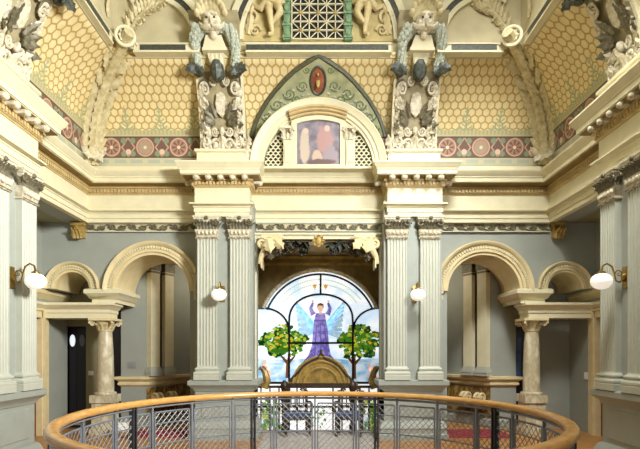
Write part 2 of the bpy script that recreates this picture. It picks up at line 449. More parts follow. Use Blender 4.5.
        b = MB(-s); q = Vector((c[0], c[1], .42)); b.leaf(q, (nx, ny, .2), (0, 0, -1), .25, .26, .3); b.leaf(q + Vector((dx, dy, 0)) * .15, (nx, ny, .2), (0, 0, -1), .25, .26, .3)
        b.build('leaf', 'darkwood', br)

def archivolt(name, cx, cz, r, w, s, label, y=YWF):
    t = thing(name, label, 'arch moulding')
    # stepped moulding from the opening outward
    pr = [(r - .012, YWB), (r - .012, y - .03), (r + .16 * w, y - .03), (r + .18 * w, y - .06), (r + .34 * w, y - .06), (r + .38 * w, y - .045), (r + .62 * w, y - .045), (r + .70 * w, y - .075), (r + .80 * w, y - .10), (r + .94 * w, y - .11), (r + w, y - .09), (r + w, y + .0), (r + .01, y + .0), (r + .01, YWB)]
    MB(-s).arc(pr, cx, cz, 0, 180, 40).build('archivolt', 'arch', t)
    b = MB(-s); n = int(pi * (r + .5 * w) / .05)
    for i in range(n):
        a = pi * (i + .5) / n
        b.mx = Matrix.Translation((cx, 0, cz)) @ Matrix.Rotation(-a, 4, 'Y')
        b.box(r + .42 * w, r + .62 * w, y - .07, y - .03, -.014, .014)
    b.mx = None
    b.build('dentil_ring', 'cream', t)
    return t
for s in (-1, 1):
    archivolt('arch_moulding', AX, AZ, AR, 13 * YWF / F, s, 'wide buff arch with dentil ring between the %s back pier and marble column' % SIDE[s])
    archivolt('arch_moulding', SX, SZ, SR, 9.5 * YWF / F, s, 'small buff arch over the dark corridor lintel on the %s side' % SIDE[s])
    # lintel on the column, impost block between the arches, imposts at wall ends
    lint = root('trim_lintel_' + SIDE[s])
    xl = -3.95
    pr = [(-.3, 2.20), (0, 2.20), (0, 2.29), (.02, 2.30), (.02, 2.36), (.05, 2.38), (.09, 2.43), (.11, 2.44), (.11, 2.485), (-.3, 2.485)]
    b = MB(-s).sweep(pr, [(-XC + .02, 6.9), (-XC + .02, YWF), (xl, YWF), (xl, 9.72)]); struct(b, 'lintel_moulding', 'cream', lint)
    b = MB(-s).box(-XC, xl - .1, YWF + .2, 9.78, 2.2, 2.48); struct(b, 'lintel_core', 'cream', lint)
    xa, xb = SX + SR, AX - AR
    pr = [(-.2, 2.485), (-.02, 2.485), (-.02, 2.55), (.02, 2.57), (.05, 2.63), (.09, 2.66), (.09, ZI1 - .02), (.06, ZI1), (-.2, ZI1)]
    b = MB(-s).sweep(pr, [(xa, 10.15), (xa, YWF), (xb, YWF), (xb, 10.3)][::1])
    b.box(xa + .03, xb - .03, YWF + .03, YWB, 2.485, ZI1)
    struct(b, 'impost_block', 'cream', lint)
    b = MB(-s).sweep(pr, [(-XC, 6.9), (-XC, 10.2)]); struct(b, 'impost_side', 'arch', lint)
    b = MB(-s).sweep([(0, AZ - .17), (.02, AZ - .17), (.03, AZ - .08), (.06, AZ - .05), (.06, AZ), (0, AZ)], [(AX + AR, 10.1), (AX + AR, YWF - .03), (AX + AR + .2, YWF - .03)][::-1] if False else [(AX + AR + .08, YWF), (AX + AR + .2, YWF)])
    struct(b, 'impost_inner', 'arch', lint)
    # jamb below lintel, wall strip between lintel and side
# ---------------------------------------------------------------- columns
def column(s):
    x, y = X_(105, 9.5), 9.52
    c = thing('marble_column', 'cream veined marble column with carved capital carrying the %s lintel%s' % (SIDE[s], ', black door behind' if s < 0 else ', bare grey wall behind'), 'column', (x * -s, y, 0))
    MB().lathe([(.155, .78), (.158, .9), (.152, 1.3), (.138, 1.7), (.12, 1.97)], n=28).build('shaft', 'marble', c)
    b = MB()
    b.lathe([(.19, .74), (.205, .76), (.2, .79), (.175, .80)], n=28)
    b.box(-.215, .215, -.215, .215, .60, .745); b.build('base', 'marble', c)
    b = MB().box(-.185, .185, -.185, .185, .12, .60); b.box(-.22, .22, -.22, .22, 0, .12); b.build('pedestal', 'marble', c)
    b = MB().lathe([(.125, 1.95), (.14, 1.965), (.14, 1.98), (.125, 1.99), (.135, 2.06), (.17, 2.13), (.18, 2.15)], n=24)
    b.box(-.23, .23, -.23, .23, 2.155, 2.20)
    b.build('capital', 'arch', c)
    b = MB()
    for k in range(12):
        a = 2 * pi * k / 12; d = Vector((cos(a), sin(a), 0))
        b.leaf(d * .13 + Vector((0, 0, 1.985)), (d.x * .25, d.y * .25, 1), d, .15, .09, .45)
    for sx in (-1, 1):
        for sy in (-1, 1):
            b.scroll(Vector((sx * .18, sy * .18, 2.1)), Vector((sx, sy, 0)).normalized(), (0, 0, 1), .055, 1.5, .35)
    b.build('capital_leaves', 'rib', c)
for s in (-1, 1): column(s)

# ---------------------------------------------------------------- back piers
ped_prof = [(-.12, 0), (.10, 0), (.10, .10), (.07, .12), (.07, .20), (.085, .21), (.05, .30), (.02, .33), (0, .34), (0, .86), (.02, .87), (.03, .91), (.09, .96), (.11, .98), (.11, 1.05), (.08, 1.07), (-.12, 1.07)]
for s in (-1, 1):
    p = thing('pier', 'broad grey pier carrying paired pilasters between stained glass and the %s arch' % SIDE[s], 'pier')
    MB(-s).box(-BX1, -BX0, YP, 9.6, 0, ZA + .3).build('pier_body', 'pier', p, smooth=False)
    b = MB(-s).sweep(ped_prof, [(-BX1, 9.35), (-BX1, YP - .02), (-BX0, YP - .02), (-BX0, 9.5)]); b.build('pedestal_moulding', 'pier', p)
    MB(-s).sweep([(-.03, .40), (0, .40), (.014, .41), (.014, .80), (0, .81), (-.03, .81)], [(-BX1 + .12, YP - .02), (-BX0 - .12, YP - .02)]).build('pedestal_panel', 'pier', p)
    # return pilaster edge on the window side
    MB(-s).box(-BX0 - .02, -BX0 + .02, YP + .30, YP + .42, 1.0, 3.7).build('edge_strip', 'cream', p, smooth=False)
# side piers
for s in (-1, 1):
    p = thing('pier', ('brightly lit white' if s < 0 else 'shaded grey-green') + ' pier at the %s picture edge with paired pilasters' % SIDE[s], 'pier')
    MB(-s).box(-XS, -XP, PY0, PY1, 0, ZA + .3).build('pier_body', 'pier', p, smooth=False)
    MB(-s).sweep(ped_prof, [(-XS, PY0 - .02), (-XP + .02, PY0 - .02), (-XP + .02, PY1 + .02), (-XS - .05, PY1 + .02)]).build('pedestal_moulding', 'pier', p)
    MB(-s).sweep([(-.03, .40), (0, .40), (.014, .41), (.014, .80), (0, .81), (-.03, .81)], [(-XP + .02, PY0 + .12), (-XP + .02, PY1 - .12)]).build('pedestal_panel', 'pier', p)

# ---------------------------------------------------------------- pilasters (local: face towards -y, origin at base back plane)
def make_pilaster(label):
    t = thing('fluted_pilaster', label, 'pilaster', group=None)
    w, d, z0, z1 = .34, .085, .245, 2.56
    n, fw, fd = 6, .038, .018; gap = (w - n * fw) / (n + 1); pts = [(-w / 2, 0), (-w / 2, -d)]
    for i in range(n):
        x = -w / 2 + gap + i * (fw + gap)
        pts += [(x + fw * .5 * (1 - cos(pi * k / 6)), -d + fd * sin(pi * k / 6)) for k in range(7)]
    pts += [(w / 2, -d), (w / 2, 0)]
    MB().prism(pts, z0, z1, 'z').build('shaft', 'pil', t)
    U = lambda e: [(-w / 2 - e, 0), (-w / 2 - e, -d - e), (w / 2 + e, -d - e), (w / 2 + e, 0)]
    b = MB()
    b.sweep([(-.1, 0), (.055, 0), (.055, .085), (.05, .09), (.055, .11), (.055, .135), (.04, .155), (.022, .16), (.018, .175), (.034, .185), (.036, .205), (.02, .22), (.004, .235), (0, .25), (-.1, .25)], U(0))
    b.build('base', 'pil', t)
    b = MB()
    # bell, neck ring, abacus
    b.sweep([(-.08, 2.56), (.02, 2.56), (.024, 2.575), (.02, 2.59), (.005, 2.595), (.01, 2.60), (.035, 2.71), (.04, 2.72), (.01, 2.725), (.02, 2.80), (.04, 2.90), (-.08, 2.90)], U(0))
    b.sweep([(-.08, 2.90), (.055, 2.90), (.06, 2.93), (.07, 2.935), (.07, 2.965), (-.08, 2.965)], U(0))
    for i in range(5):
        x = (i - 2) * .070
        b.ball((x, -d - .03, 2.665), (.027, .028, .038), 8, 6)
        b.arc([(.030, -d - .035), (.040, -d - .035), (.040, -d), (.030, -d)], x, 2.668, 180, 360, 8)
    b.build('capital', 'ivory', t)
    b = MB()
    for i in range(13): b.ball(((i - 6) * .0285, -d - .022, 2.577), .012, 6, 4)
    b.build('bead_row', 'bronze', t)
    b = MB()
    for i in range(7):
        x = (i - 3) * .056
        b.leaf((x, -d - .015, 2.73), (0, -.15, 1), (0, -1, -.1), .17, .075, .55)
    for i in range(6): b.leaf(((i - 2.5) * .056, -d - .012, 2.74), (0, -.1, 1), (0, -1, 0), .10, .055, .5)
    for e in (-1, 1):
        b.scroll((e * .185, -d - .05, 2.835), (e, 0, 0), (0, 0, 1), .062, 1.6, .3, start=pi / 2)
        b.leaf((e * .18, -d + .03, 2.74), (e * .2, 0, 1), (e, 0, 0), .15, .09, .5)
        b.scroll((e * .075, -d - .045, 2.865), (-e, 0, 0), (0, 0, 1), .035, 1.4, .3, start=pi / 2)
    b.ball((0, -d - .06, 2.925), (.04, .03, .035))
    b.build('capital_leaves', 'bronze', t)
    return t
ZB = 1.068
xs_b = (X_(207.3, 8.8), X_(240, 8.8))
pil0 = make_pilaster('fluted pilaster beside the large left arch, outer of the left back pair')
pil0.location = (xs_b[0], YP, ZB); pil0.scale = (1, 1, (3.968 - ZB) / 2.965)
dup(pil0, (xs_b[1], YP, ZB), 0, 'fluted pilaster on the left edge of the stained glass bay')
dup(pil0, (-xs_b[1], YP, ZB), 0, 'fluted pilaster on the right edge of the stained glass bay')
dup(pil0, (-xs_b[0], YP, ZB), 0, 'fluted pilaster beside the large right arch, outer of the right back pair')
for s in (-1, 1):
    light = 'white lit' if s < 0 else 'shaded grey'
    dup(pil0, (XP * s, PY1 - .21, ZB), -s * pi / 2, '%s fluted pilaster on the %s side pier, next to the corridor' % (light, SIDE[s]))
    dup(pil0, (XP * s, PY1 - .21 - .60, ZB), -s * pi / 2, '%s fluted pilaster cut by the %s edge of the picture' % (light, SIDE[s]))
    dup(pil0, (XP * s, PY1 - .21 - 1.2, ZB), -s * pi / 2, '%s fluted pilaster nearest the viewer on the %s side pier' % (light, SIDE[s]))

# ---------------------------------------------------------------- entablature
YE, XE = YP - .075, XP - .075
ent = [(-XS, -3), (-XS, PY0), (-XE, PY0), (-XE, PY1), (-XS, PY1), (-XS, YW), (-2.19, YW), (-2.19, YE), (-1.23, YE), (-1.23, YW)]
ent = ent + [(-x, y) for x, y in ent[::-1]]
tr = root('trim_1')
b = MB().sweep([(-.1, ZA), (0, ZA), (0, ZA + .07), (.015, ZA + .075), (.015, ZA + .15), (.03, ZA + .16), (.03, ZA + .175), (.085, ZA + .20), (.085, ZA + .225), (.06, ZA + .235), (-.1, ZA + .235)], ent); struct(b, 'architrave', 'cream', tr)
b = MB().sweep([(-.1, ZA + .23), (.005, ZA + .23), (.005, 4.5), (-.1, 4.5)], ent); struct(b, 'frieze', 'cream', tr)
b = MB().sweep([(-.1, 4.475), (.02, 4.475), (.03, 4.495), (.045, 4.5), (.045, 4.575), (.075, 4.58), (.075, 4.60), (.05, 4.605), (-.1, 4.605)], ent); struct(b, 'dentil_bed', 'dentil', tr)
b = MB().sweep([(-.1, 4.645), (.19, 4.645), (.19, 4.655), (.21, 4.655), (.21, 4.72), (.225, 4.735), (.225, 4.75), (.25, 4.775), (.275, 4.83), (.28, 4.835), (.28, ZT - .01), (.1, ZT + .03), (-.1, ZT + .03)], ent); struct(b, 'cornice', 'cream', tr)
b = MB().sweep([(-.1, 4.59), (.055, 4.59), (.07, 4.63), (.185, 4.636), (.185, 4.641), (-.1, 4.641)], ent); struct(b, 'modillion_bed', 'bed', tr)
b = MB()
for (ax, ay), (bx, by) in zip(ent, ent[1:]):
    a, c = Vector((ax, ay)), Vector((bx, by)); L = (c - a).length; d = (c - a) / L; nrm = Vector((d.y, -d.x)); n = max(1, int(L / .062))
    if ay < 2 and by < 2: continue
    for k in range(n):
        q = a + d * L * (k + .5) / n
        if q.y < 4: continue
        o = [q - d * .019, q + d * .019, q + d * .019 + nrm * .072, q - d * .019 + nrm * .072]
        b.prism([(p.x, p.y) for p in o], 4.512, 4.572, 'z')
struct(b, 'dentil_band', 'dentil', tr)
def modillion(q, d, nrm):
    b = MB(); d = Vector((d.x, d.y, 0)); n3 = Vector((nrm.x, nrm.y, 0)); q = Vector((q.x, q.y, 0))
    o = [q - d * .05 + n3 * .04, q + d * .05 + n3 * .04, q + d * .05 + n3 * .18, q - d * .05 + n3 * .18]
    b.prism([(p.x, p.y) for p in o], 4.585, 4.655, 'z')
    b.scroll(q + n3 * .155 + Vector((0, 0, 4.605)), n3, (0, 0, 1), .035, 1.3, .45)
    b.ball(q + n3 * .175 + Vector((0, 0, 4.60)), (.05, .05, .045))
    o = b.build('modillion', 'ivory', tr); o['kind'] = 'structure'
def mod_run(a, c, n, ends=True):
    a, c = Vector(a), Vector(c); d = (c - a).normalized(); nrm = Vector((d.y, -d.x))
    for k in range(n): modillion(a.lerp(c, (k + .5) / n), d, nrm)
for s in (-1, 1):
    x0, x1 = (-2.24, -1.18) if s < 0 else (1.18, 2.24)
    mod_run((x0, YE), (x1, YE), 5)
    if s < 0:
        mod_run((-2.19, YW - .12), (-2.19, YE + .02), 1); mod_run((-1.23, YE + .02), (-1.23, YW - .12), 1)
        mod_run((-XE, PY0 + .3), (-XE, PY1), 7); mod_run((-XE + .05, PY1), (-XS + .1, PY1), 1)
    else:
        mod_run((2.19, YE + .02), (2.19, YW - .12), 1); mod_run((1.23, YW - .12), (1.23, YE + .02), 1)
        mod_run((XE, PY1), (XE, PY0 + .3), 7); mod_run((XS - .1, PY1), (XE - .05, PY1), 1)
# blocking course and blocks above the piers
b = MB().sweep([(-.2, ZT), (.14, ZT), (.12, 4.93), (.1, 4.98), (.04, 5.0), (.04, 5.04), (-.2, 5.04)], [(-XS, -3), (-XS, YW), (XS, YW), (XS, -3)]); struct(b, 'blocking_course', 'cream', tr)
b = MB(); pr = [(-.3, ZT), (.04, ZT), (.04, 4.93), (.015, 4.95), (.015, 5.09), (.05, 5.11), (.05, 5.15), (-.3, 5.15)]
for path in ([(-2.14, YW), (-2.14, YE), (-1.25, YE), (-1.25, YW)], [(1.25, YW), (1.25, YE), (2.14, YE), (2.14, YW)], [(-XS, PY0), (-XE, PY0), (-XE, PY1 - .05), (-XS, PY1 - .05)], [(XS, PY1 - .05), (XE, PY1 - .05), (XE, PY0), (XS, PY0)]): b.sweep(pr, path)
struct(b, 'pier_blocks', 'cream', tr)

# carved running friezes below the architrave
def carved_band(x0, x1, y, z0, z1, label):
    t = thing('carved_frieze', label, 'carved band')
    MB().box(x0, x1, y - .02, y + .02, z0, z1).build('backing', 'tan', t, smooth=False)
    h = z1 - z0; zc = (z0 + z1) / 2
    MB().box(x0, x1, y - .045, y, z1 - .02, z1).box(x0, x1, y - .045, y, z0, z0 + .015).build('edge_fillet', 'pil', t, smooth=False)
    n = max(3, round((x1 - x0) / .19)); w = (x1 - x0) / n; b = MB(); pts = []
    for k in range(n):
        xc = x0 + (k + .5) * w; e = 1 if k % 2 else -1
        b.scroll((xc, y - .035, zc), (1, 0, 0), (0, 0, e), h * .30, 1.4, .3, start=pi)
        b.leaf((xc - w * .5, y - .03, zc - e * h * .1), (1, 0, e * .8), (0, -1, 0), w * .5, h * .3, .15, 4)
    for i in range(n * 8 + 1): x = x0 + (x1 - x0) * i / (n * 8); pts.append((x, y - .035, zc + h * .28 * cos(pi * (x - x0) / w)))
    b.tube(pts, .013, 5)
    b.build('vine_relief', 'bronze', t)
zf0, zf1 = Z_(232.5, YWF), Z_(223.5, YWF)
carved_band(X_(88, YWF), -2.2, YWF, zf0, zf1, 'carved vine band above the large left arch')
carved_band(2.2, -X_(88, YWF), YWF, zf0, zf1, 'carved vine band above the large right arch')
carved_band(-1.16, 1.16, 9.22, Z_(232, 9.22), Z_(223, 9.22), 'carved vine band above the stained glass bay opening')
# gilt corbels
for s in (-1, 1):
    t = thing('gilt_corbel', 'gilt leaf corbel under the beam end in the upper %s corner' % SIDE[s], 'corbel', (-s * X_(78, 9.2), 9.3, 0))
    b = MB().box(-.12, .12, -.16, 0, ZA - .06, ZA); b.box(-.10, .10, -.13, 0, ZA - .28, ZA - .06); b.build('block', 'gold', t, smooth=False)
    b = MB(); b.scroll((0, -.14, ZA - .12), (0, -1, 0), (0, 0, 1), .06, 1.3, .4)
    for e in (-1, 0, 1): b.leaf((e * .06, -.12, ZA - .30), (0, -.2, 1), (0, -1, 0), .22, .09, .5)
    b.build('leaf', 'gold', t)

# ---------------------------------------------------------------- cove with painted pattern
ZC0, ZC1, INS = 4.95, 6.55, .9
def inset(z): t = max(0, (z - ZC0) / (ZC1 - ZC0)); return INS * t ** 3
YC, XCV = 9.15, 4.24
nz = 16
def cove(side):
    b = MB(); vs, fs, uv = [], [], []; nu = 24
    for i in range(nz + 1):
        z = ZC0 + (ZC1 - ZC0) * i / nz; d = inset(z)
        for k in range(nu + 1):
            f = k / nu
            if side == 0: x = (-1 + 2 * f) * (XCV - d); y = YC - d; uv.append((x, z))
            else: x = side * (XCV - d); y = -3 + (YC - d + 3) * f; uv.append((y + .25, z))
            vs.append((x, y, z))
    for i in range(nz):
        for k in range(nu): a = i * (nu + 1) + k; fs.append((a, a + 1, a + nu + 2, a + nu + 1))
    b.add(vs, fs); b.uv = uv
    o = struct(b, 'ceiling_cove_' + {0: 'back', -1: 'left', 1: 'right'}[side], 'cove')
    md = o.modifiers.new('thickness', 'SOLIDIFY'); md.thickness = .06; md.offset = 1 if side == 0 else 1
for sd in (0, -1, 1): cove(sd)
YL, XL = YC - INS + .05, XCV - INS + .05
b = MB().box(-XL - .1, XL + .1, YL, YL + .15, 6.5, 8.6); struct(b, 'wall_lunette_back', 'tan', smooth=False)
for s in (-1, 1): b = MB(s).box(XL, XL + .15, -3, YL + .1, 6.5, 8.6); struct(b, 'wall_lunette_' + SIDE[s], 'tan', smooth=False)
# flat-ish dark strip frames
zs0, zs1 = Z_(52.5, 8.2), Z_(45, 8.2)
strip = root('trim_2')
def bar(x0, x1, i0, i1):
    b = MB().box(x0, x1, 8.17, 8.32, zs0 - .01, zs1); b.box(x0, x1, 8.15, 8.3, zs0 - .02, zs0 + .012).box(x0, x1, 8.15, 8.3, zs1 - .012, zs1 + .01); struct(b, 'strip_frame', 'cream', strip, False)
    b = MB().box(i0, i1, 8.155, 8.2, zs0 + .022, zs1 - .022); struct(b, 'strip_inlay', 'inlay', strip, False)
bar(X_(246, 8.2), X_(391, 8.2), X_(246.6, 8.2), X_(388, 8.2))
for s in (-1, 1):
    a, c, i0, i1 = [X_(p, 8.2) * -s for p in (134, 200, 141, 186)]
    bar(min(a, c), max(a, c), min(i0, i1), max(i0, i1))
    b = MB(); b.scroll((X_(134, 8.2) * -s, 8.15, (zs0 + zs1) / 2 + .02), (-s, 0, 0), (0, 0, 1), .07, 1.5, .3); struct(b, 'strip_scroll', 'cream', strip)
    b = MB(-s).box(-XL - .05, -XL + .08, 6.9, 7.95, zs0, zs1).box(-XL - .05, -XL + .1, 6.9, 7.95, zs0 - .02, zs0 + .012).box(-XL - .05, -XL + .1, 6.9, 7.95, zs1 - .012, zs1 + .01); struct(b, 'strip_frame', 'cream', strip, False)
    b = MB(-s).box(-XL, -XL + .095, 6.95, 7.8, zs0 + .022, zs1 - .022); struct(b, 'strip_inlay', 'inlay', strip, False)
# lunette arch bands
def band(cx, r, a0, a1, name, label):
    t = thing(name, label, 'arch band'); cz = Z_(40, 8.25)
    MB().arc([(r - .045, YL), (r - .045, YL - .05), (r + .045, YL - .05), (r + .045, YL)], cx, cz, a0, a1, 40).build('dark_inlay', 'inlay', t)
    b = MB()
    for q0, q1 in ((-.12, -.045), (.045, .15)): b.arc([(r + q0, YL), (r + q0, YL - .07), (r + q1, YL - .07), (r + q1, YL)], cx, cz, a0, a1, 40)
    b.build('edge_moulding', 'cream', t)
band(0, 83 * 8.2 / F, 0, 180, 'lunette_arch', 'dark inlaid arch band around the cherubs and lattice at the top')
band(X_(150, 8.2), .80, 0, 118, 'lunette_arch', 'dark inlaid arch band over the blank panel at the top left')
band(-X_(150, 8.2), .80, 62, 180, 'lunette_arch', 'dark inlaid arch band over the blank panel at the top right')
# ochre lunette field behind the cherubs
b = MB().prism(arcpts(0, Z_(40, 8.25), 1.27, 0, 180, 30), YL - .015, YL + .02); struct(b, 'wall_lunette_field', 'tangold')

# ---------------------------------------------------------------- carved consoles (follow the cove)
def cfn(p):                                           # local: x lateral, -y out, z absolute height
    t = max(0, (p.z - 5.1) / 1.6); return (p.x, p.y - .62 * t * t, p.z)
def zup(z): return z if z < 5.15 else 5.15 + (z - 5.15) * 1.2
def cfn2(p): return cfn(Vector((p.x, p.y, zup(p.z))))
def make_console(label):
    t = thing('carved_console', label, 'carved bracket')
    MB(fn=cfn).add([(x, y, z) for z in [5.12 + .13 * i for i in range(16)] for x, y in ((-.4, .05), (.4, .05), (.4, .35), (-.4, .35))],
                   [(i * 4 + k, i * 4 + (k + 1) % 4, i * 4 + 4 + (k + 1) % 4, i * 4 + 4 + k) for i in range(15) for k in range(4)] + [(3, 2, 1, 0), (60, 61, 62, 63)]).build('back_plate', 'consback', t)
    for e in (-1, 1):
        b = MB(fn=cfn)
        b.add([(e * .385 + dx, dy, 5.15 + i * .13) for i in range(13) for dx, dy in ((-.02, 0), (.02, 0), (.02, .08), (-.02, .08))], [(i * 4 + k, i * 4 + (k + 1) % 4, i * 4 + 4 + (k + 1) % 4, i * 4 + 4 + k) for i in range(12) for k in range(4)] + [(3, 2, 1, 0), (48, 49, 50, 51)])
        b.build('side_fillet', 'cream', t, smooth=False)
    b = MB(fn=cfn2); b.prism([(-.08, 5.68), (0, 5.62), (.08, 5.68), (.10, 5.78), (.07, 5.9), (0, 5.93), (-.07, 5.9), (-.10, 5.78)], -.02, .06); b.build('shield', 'ivory', t)
    # lower scroll work
    b = MB(fn=cfn2)
    for e in (-1, 1):
        for (x, z, r, st) in ((.11, 5.24, .085, 0), (.29, 5.25, .085, 1), (.13, 5.42, .07, 2), (.3, 5.44, .07, 0), (.31, 5.62, .065, 1), (.3, 5.80, .07, 3), (.26, 5.95, .085, 0), (.12, 6.05, .06, 2)):
            b.scroll((e * x, -.035, z), (e, 0, 0), (0, 0, 1), r, 1.6, .28, start=st * pi / 2)
        for (x, z, dx, dz) in ((.04, 5.17, .7, .5), (.2, 5.17, .4, 1), (.36, 5.2, -.3, 1), (.36, 5.4, -.4, .8), (.2, 5.36, .5, .7), (.36, 5.55, -.5, .8), (.36, 5.72, -.5, .8), (.36, 5.88, -.5, .7), (.22, 5.7, .5, 1)):
            b.leaf((e * x, .0, z), (e * dx, -.2, dz), (0, -1, 0), .17, .11, .35)
    b.leaf((0, 0, 5.15), (0, -.2, 1), (0, -1, 0), .26, .15, .4)
    b.ball((0, -.05, 5.42), (.05, .06, .06))
    b.build('scrollwork', 'ivory', t)
    b = MB(fn=cfn2)
    for e in (-1, 1):
        for (x, z, dx, dz) in ((.12, 5.53, 1, .25), (.14, 5.56, .8, .6), (.2, 5.50, 1, -.1), (.1, 5.60, .4, .8)):
            b.leaf((e * x, -.03, z), (e * dx, -.25, dz), (0, -1, 0), .22, .10, .3)
        b.scroll((e * .25, -.03, 5.97), (e, 0, 0), (0, 0, 1), .10, 1.3, .22)
    b.build('olive_leaves', 'bronze', t)
    # hanging dark leaves under the garlands
    b = MB(fn=cfn)
    for e in (-1, 1):
        b.ball((e * .33, -.12, 6.33), (.10, .1, .09))
        b.leaf((e * .33, -.16, 6.37), (e * .9, -.2, -.5), (0, -1, 0), .22, .16, .3); b.leaf((e * .33, -.16, 6.37), (-e * .5, -.2, -.8), (0, -1, 0), .2, .14, .3)
    b.ball((0, -.14, 6.31), (.12, .1, .15)); b.leaf((0, -.2, 6.36), (0, -.2, -1), (0, -1, 0), .24, .16, .2)
    b.build('dark_leaf_cluster', 'darkleaf', t)
    for e in (-1, 1):                                  # garlands
        b = MB(fn=cfn); cps = [(e * .14, 6.80), (e * .25, 6.80), (e * .32, 6.68), (e * .33, 6.54), (e * .31, 6.38)]
        for i in range(22):
            f = i / 21 * 4; k = min(3, int(f)); g = f - k
            x = cps[k][0] * (1 - g) + cps[k + 1][0] * g; z = cps[k][1] * (1 - g) + cps[k + 1][1] * g; r = .085 + .02 * sin(f * 1.5)
            for q in range(5):
                a = q * 2 * pi / 5 + i * 1.1; b.ball((x + r * .7 * cos(a), -.13 + r * .6 * sin(a), z + random.uniform(-.02, .02)), random.uniform(.032, .045), 6, 4)
            b.ball((x, -.13, z), (r * .8, r * .7, .05), 6, 4)
        b.build('garland', 'verd', t)
    b = MB(fn=cfn)                                     # tapering pedestal between the garlands
    def frus(w0, w1, d0, d1, za, zb): b.add([(-w0, -d0, za), (w0, -d0, za), (w0, .05, za), (-w0, .05, za), (-w1, -d1, zb), (w1, -d1, zb), (w1, .05, zb), (-w1, .05, zb)], [(0, 3, 2, 1), (4, 5, 6, 7), (0, 1, 5, 4), (1, 2, 6, 5), (2, 3, 7, 6), (3, 0, 4, 7)])
    frus(.21, .20, .22, .21, 6.53, 6.57); frus(.19, .13, .2, .17, 6.57, 6.72); frus(.09, .14, .1, .14, 6.30, 6.53)
    for e in (-1, 0, 1): b.leaf((e * .07, -.13, 6.52), (0, 0, -1), (0, -1, 0), .17, .08, .15)
    b.build('tapered_pedestal', 'cream', t)
    # mask head with shell
    b = MB(fn=cfn); z0 = 6.84
    b.ball((0, -.17, z0), (.15, .12, .125), 14, 12); b.ball((0, -.29, z0 - .02), (.022, .035, .045)); b.ball((0, -.25, z0 - .09), (.05, .04, .018))
    for e in (-1, 1): b.ball((e * .06, -.27, z0 + .055), (.055, .035, .022)); b.ball((e * .08, -.25, z0 - .03), (.045, .035, .04)); b.ball((e * .05, -.275, z0 + .02), (.02, .015, .013))
    b.ball((0, -.2, z0 - .14), (.06, .06, .05))
    for e in (-1, 1):
        b.tube([(e * .015, -.29, z0 - .07), (e * .07, -.29, z0 - .085), (e * .13, -.26, z0 - .075), (e * .18, -.23, z0 - .04), (e * .2, -.2, z0 + .0)], [.022, .03, .028, .02, .01], 7)
    b.build('mask_face', 'ivory', t)
    for e in (-1, 1): MB(fn=cfn).ball((e * .058, -.285, z0 + .018), (.022, .012, .011)).build('mask_eye', 'inlay', t)
    b = MB(fn=cfn)
    for k in range(9):
        a = pi * (k + .5) / 9; b.leaf((.05 * cos(a), -.10, z0 + .07), (cos(a), -.2, sin(a) * .95), (0, -1, 0), .20, .10, .3)
        b.ball((.225 * cos(a), -.19, z0 + .07 + .185 * sin(a)), (.048, .05, .042), 8, 6)
    b.build('shell_crest', 'rib', t)
    return t
XCN = X_(223, 8.85)
con0 = make_console('white carved console with bearded shell mask, left of the painted pointed panel')
con0.location = (XCN, YP, 0)
dup(con0, (-XCN, YP, 0), 0, 'white carved console with bearded shell mask, right of the painted pointed panel')
dup(con0, (-XP, PY1 - .50, 0), pi / 2, 'brightly lit carved console above the left side pier')
dup(con0, (XP, PY1 - .50, 0), -pi / 2, 'carved console above the shaded right side pier')
# near rib arches
for s in (-1, 1):
    t = thing('cove_rib', 'plain moulded rib curving up the cove at the %s picture edge' % SIDE[s], 'rib')
    b = MB(-s); ps = [(-.13, 0), (-.13, .10), (-.08, .10), (-.06, .06), (.06, .06), (.08, .10), (.13, .10), (.13, 0)]; vs = []; fs = []
    for i in range(13):
        z = 5.05 + i * .125
        for y, o in ps: vs.append((-(XCV - inset(z)) + o + .25, 5.85 + y, z))
    for i in range(12):
        for k in range(8): fs.append((i * 8 + k, i * 8 + (k + 1) % 8, i * 8 + 8 + (k + 1) % 8, i * 8 + 8 + k))
    fs += [list(range(8)), list(range(96, 104))]
    b.add(vs, fs); b.box(-XCV - .05, -XP + .1, 5.75, 5.95, 5.0, 5.1); b.build('moulding', 'cream', t)

